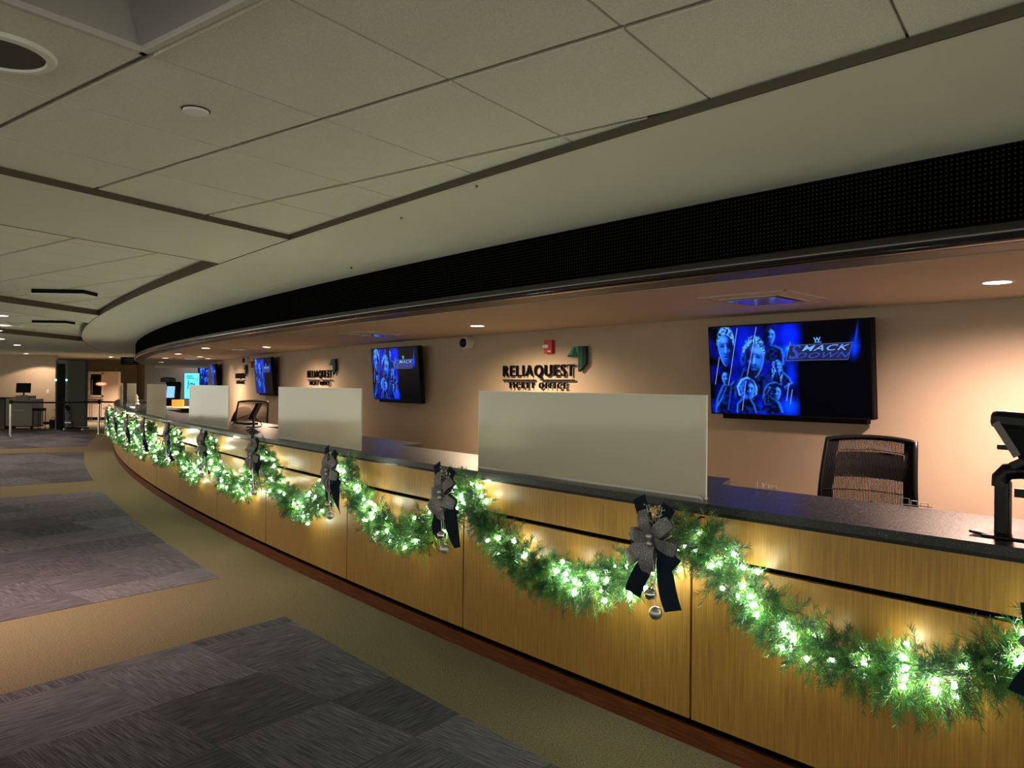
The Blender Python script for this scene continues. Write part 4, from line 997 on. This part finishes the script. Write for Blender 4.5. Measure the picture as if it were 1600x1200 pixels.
# ------------------------------------------------------------------ staff-side equipment at the far end
p = far_point(262, 600, 19.5)
t = thing('ticket_kiosk', 'black self-service kiosk with a glowing blue screen behind the far counter', 'kiosk', (p.x, 19.5, 0), math.radians(10))
obj('pedestal', MB().box((.05, .1, .62), (.34, .26, 1.24)), M_matte, t, bevel=.01)
R = Matrix.Rotation(math.radians(-14), 3, 'X')
sc_ = obj('screen_housing', MB().box((.14, -.04, 1.36), (.36, .10, .50), R), M_matte, t, bevel=.015)
obj('touch_screen', MB().box((.10, -.098, 1.345), (.19, .01, .30), R), mat('blue_screen', (.02, .03, .05), .2, emit=(.18, .38, .9), es=.4), sc_)
g = MB(); g.vprism([(-.17, 1.60), (-.17, 1.68)]+[(.17*math.cos(a)-.0, 1.68+.05*math.sin(a)) for a in np.linspace(PI, 0, 9)][1:-1]+[(.17, 1.68), (.17, 1.60)], -.03, .12); obj('header', g, M_dark, t)
obj('header_plate', MB().box((0, -.034, 1.665), (.12, .004, .02)), M_trimgrey, t)
p0, p1 = far_point(288.5, 583, 27.5), far_point(311, 623, 27.5)
t = thing('poster_screen', 'upright glowing cyan poster screen on the staff side at the far end', 'display', ((p0.x+p1.x)/2, 27.5, 0))
ww, hh, zc = p1.x-p0.x, p0.z-p1.z, (p0.z+p1.z)/2
M_cy = mat('cyan_poster', (.1, .3, .35), .3, emit=(.10, .72, .95), es=.35); M_cyd = mat('poster_ink', (.0, .03, .06), .5, emit=(.0, .10, .2), es=.5); M_cyw = mat('poster_pale', (.3, .6, .6), .5, emit=(.3, .95, 1.0), es=.3)
obj('frame', MB().box((0, .03, zc), (ww+.03, .06, hh+.03)), M_matte, t)
g = MB(); g.box((0, -.003, zc), (ww, .006, hh), mi=0); g.box((-.08, -.008, zc+hh*.38), (ww*.42, .002, .035), mi=1).box((-.05, -.008, zc+hh*.30), (ww*.5, .002, .035), mi=1)
g.box((.17*ww/.52, -.008, zc+hh*.27), (.09, .002, .09), Matrix.Rotation(PI/4, 3, 'Y'), mi=1).box((.17*ww/.52, -.010, zc+hh*.27), (.05, .002, .05), Matrix.Rotation(PI/4, 3, 'Y'), mi=2)
for k, (dx, dz, l, a) in enumerate(((-.13, .16, .14, 0), (-.13, .03, .26, .1), (-.05, .10, .12, .8), (0, .0, .22, 0), (.05, .08, .14, -.7), (.10, .06, .14, 0), (.09, -.02, .18, .2))):
    g.box((dx, -.008, zc+dz-.02), (.035, .002, l), Matrix.Rotation(a, 3, 'Y'), mi=1)
g.box((0, -.008, zc-hh*.36), (ww, .002, .02), mi=2)
obj('poster_face', g, [M_cy, M_cyd, M_cyw], t)
obj('floor_stand', MB().box((0, .05, (zc-hh/2)/2), (.10, .06, zc-hh/2)).box((0, .05, .015), (.5, .4, .03)), M_matte, t)
q = P(R0-1.0, -15.2); 
t = thing('back_desk', 'dark staff desk carrying papers behind the far counter', 'desk', far_point(282, 600, 17.5).xy.to_3d(), math.radians(8))
obj('desk_top', MB().box((0, 0, 1.02), (.8, .5, .03)), M_white, t); obj('pedestal', MB().box((0, 0, .5), (.7, .4, 1.0)), M_matte, t)
p = t.location
o = tag(obj('orange_box', MB().box((0, 0, .08), (.24, .12, .16)), mat('orange_card', (.75, .27, .03), .5), bevel=.004), 'orange box on the dark staff desk below the poster screen', 'box'); o.location = (p.x+.02, p.y-.30, 1.036); o.rotation_euler = (0, 0, .1)
o.location = (p.x+.0, p.y-.12, 1.035)
q = P(R0-.28, -13.6, 1.090); monitor('grey monitor back leaning behind the fourth glass screen', q, rot(-13.6)+math.radians(-35), 18, .34, .26, mt=mat('grey_back', (.16, .14, .13), .5))
q = P(R0-.12, -15.6, 1.090)
t = thing('clear_dispenser', 'clear pump bottle on the counter near the far garland end', 'bottle', q); obj('bottle_body', MB().lathe([(.05, 0), (.055, .02), (.055, .12), (.03, .16), (.015, .17)], n=18), mat('clear_plastic', (.6, .65, .55), .1, trans=.7), t, smooth=50)
obj('pump', MB().lathe([(.016, .17), (.016, .20), (.006, .20), (.006, .225)], n=12).box((-.02, 0, .228), (.05, .012, .01)), M_matte, t)
q = P(R0-.35, -17.2, 1.090)
t = thing('table_tree', 'tiny frosted tabletop tree on the far counter', 'decoration', q)
obj('branches', MB().lathe([(.07, .03), (.02, .10), (.055, .10), (.015, .17), (.04, .17), (1e-6, .26)], n=12), M_white, t); obj('stand', MB().lathe([(.03, 0), (.03, .03)], n=12), M_trimgrey, t)

# ------------------------------------------------------------------ lobby lamps
GL = 'round downlights in the lobby ceiling'
for x, y, zz, pw, lab in ((-7.53, 11.1, ZC, 30, 'lobby downlight at the left edge of the photo, nearest'), (-9.85, 14.4, ZC+.0, 40, 'lobby downlight at the left edge of the photo, second'), (-11.75, 17.3, ZC, 40, 'lobby downlight at the left edge, third and just above the brighter strip'),
                        (-13.33, 20.3, ZC, 50, 'small lobby downlight right of the left edge ones'), (-17.15, 26.6, ZC, 40, 'lobby downlight close to the far beige wall'), (-15.6, 29.3, ZC, 200, 'lobby downlight before the pale wall panel')):
    near_wall = 26 < y < 27
    downlight(lab, x, y, zz if zz else ZC, .10, M_lens2, GL, pw, (1, .76, .55), 138 if near_wall else 130, .12 if near_wall else .7)
downlight('lobby downlight outside the left of the frame, warming the near carpet', -4.1, 5.0, ZC+.07, .09, M_lens2, GL, 140, (1, .66, .50), 110, 1.0)
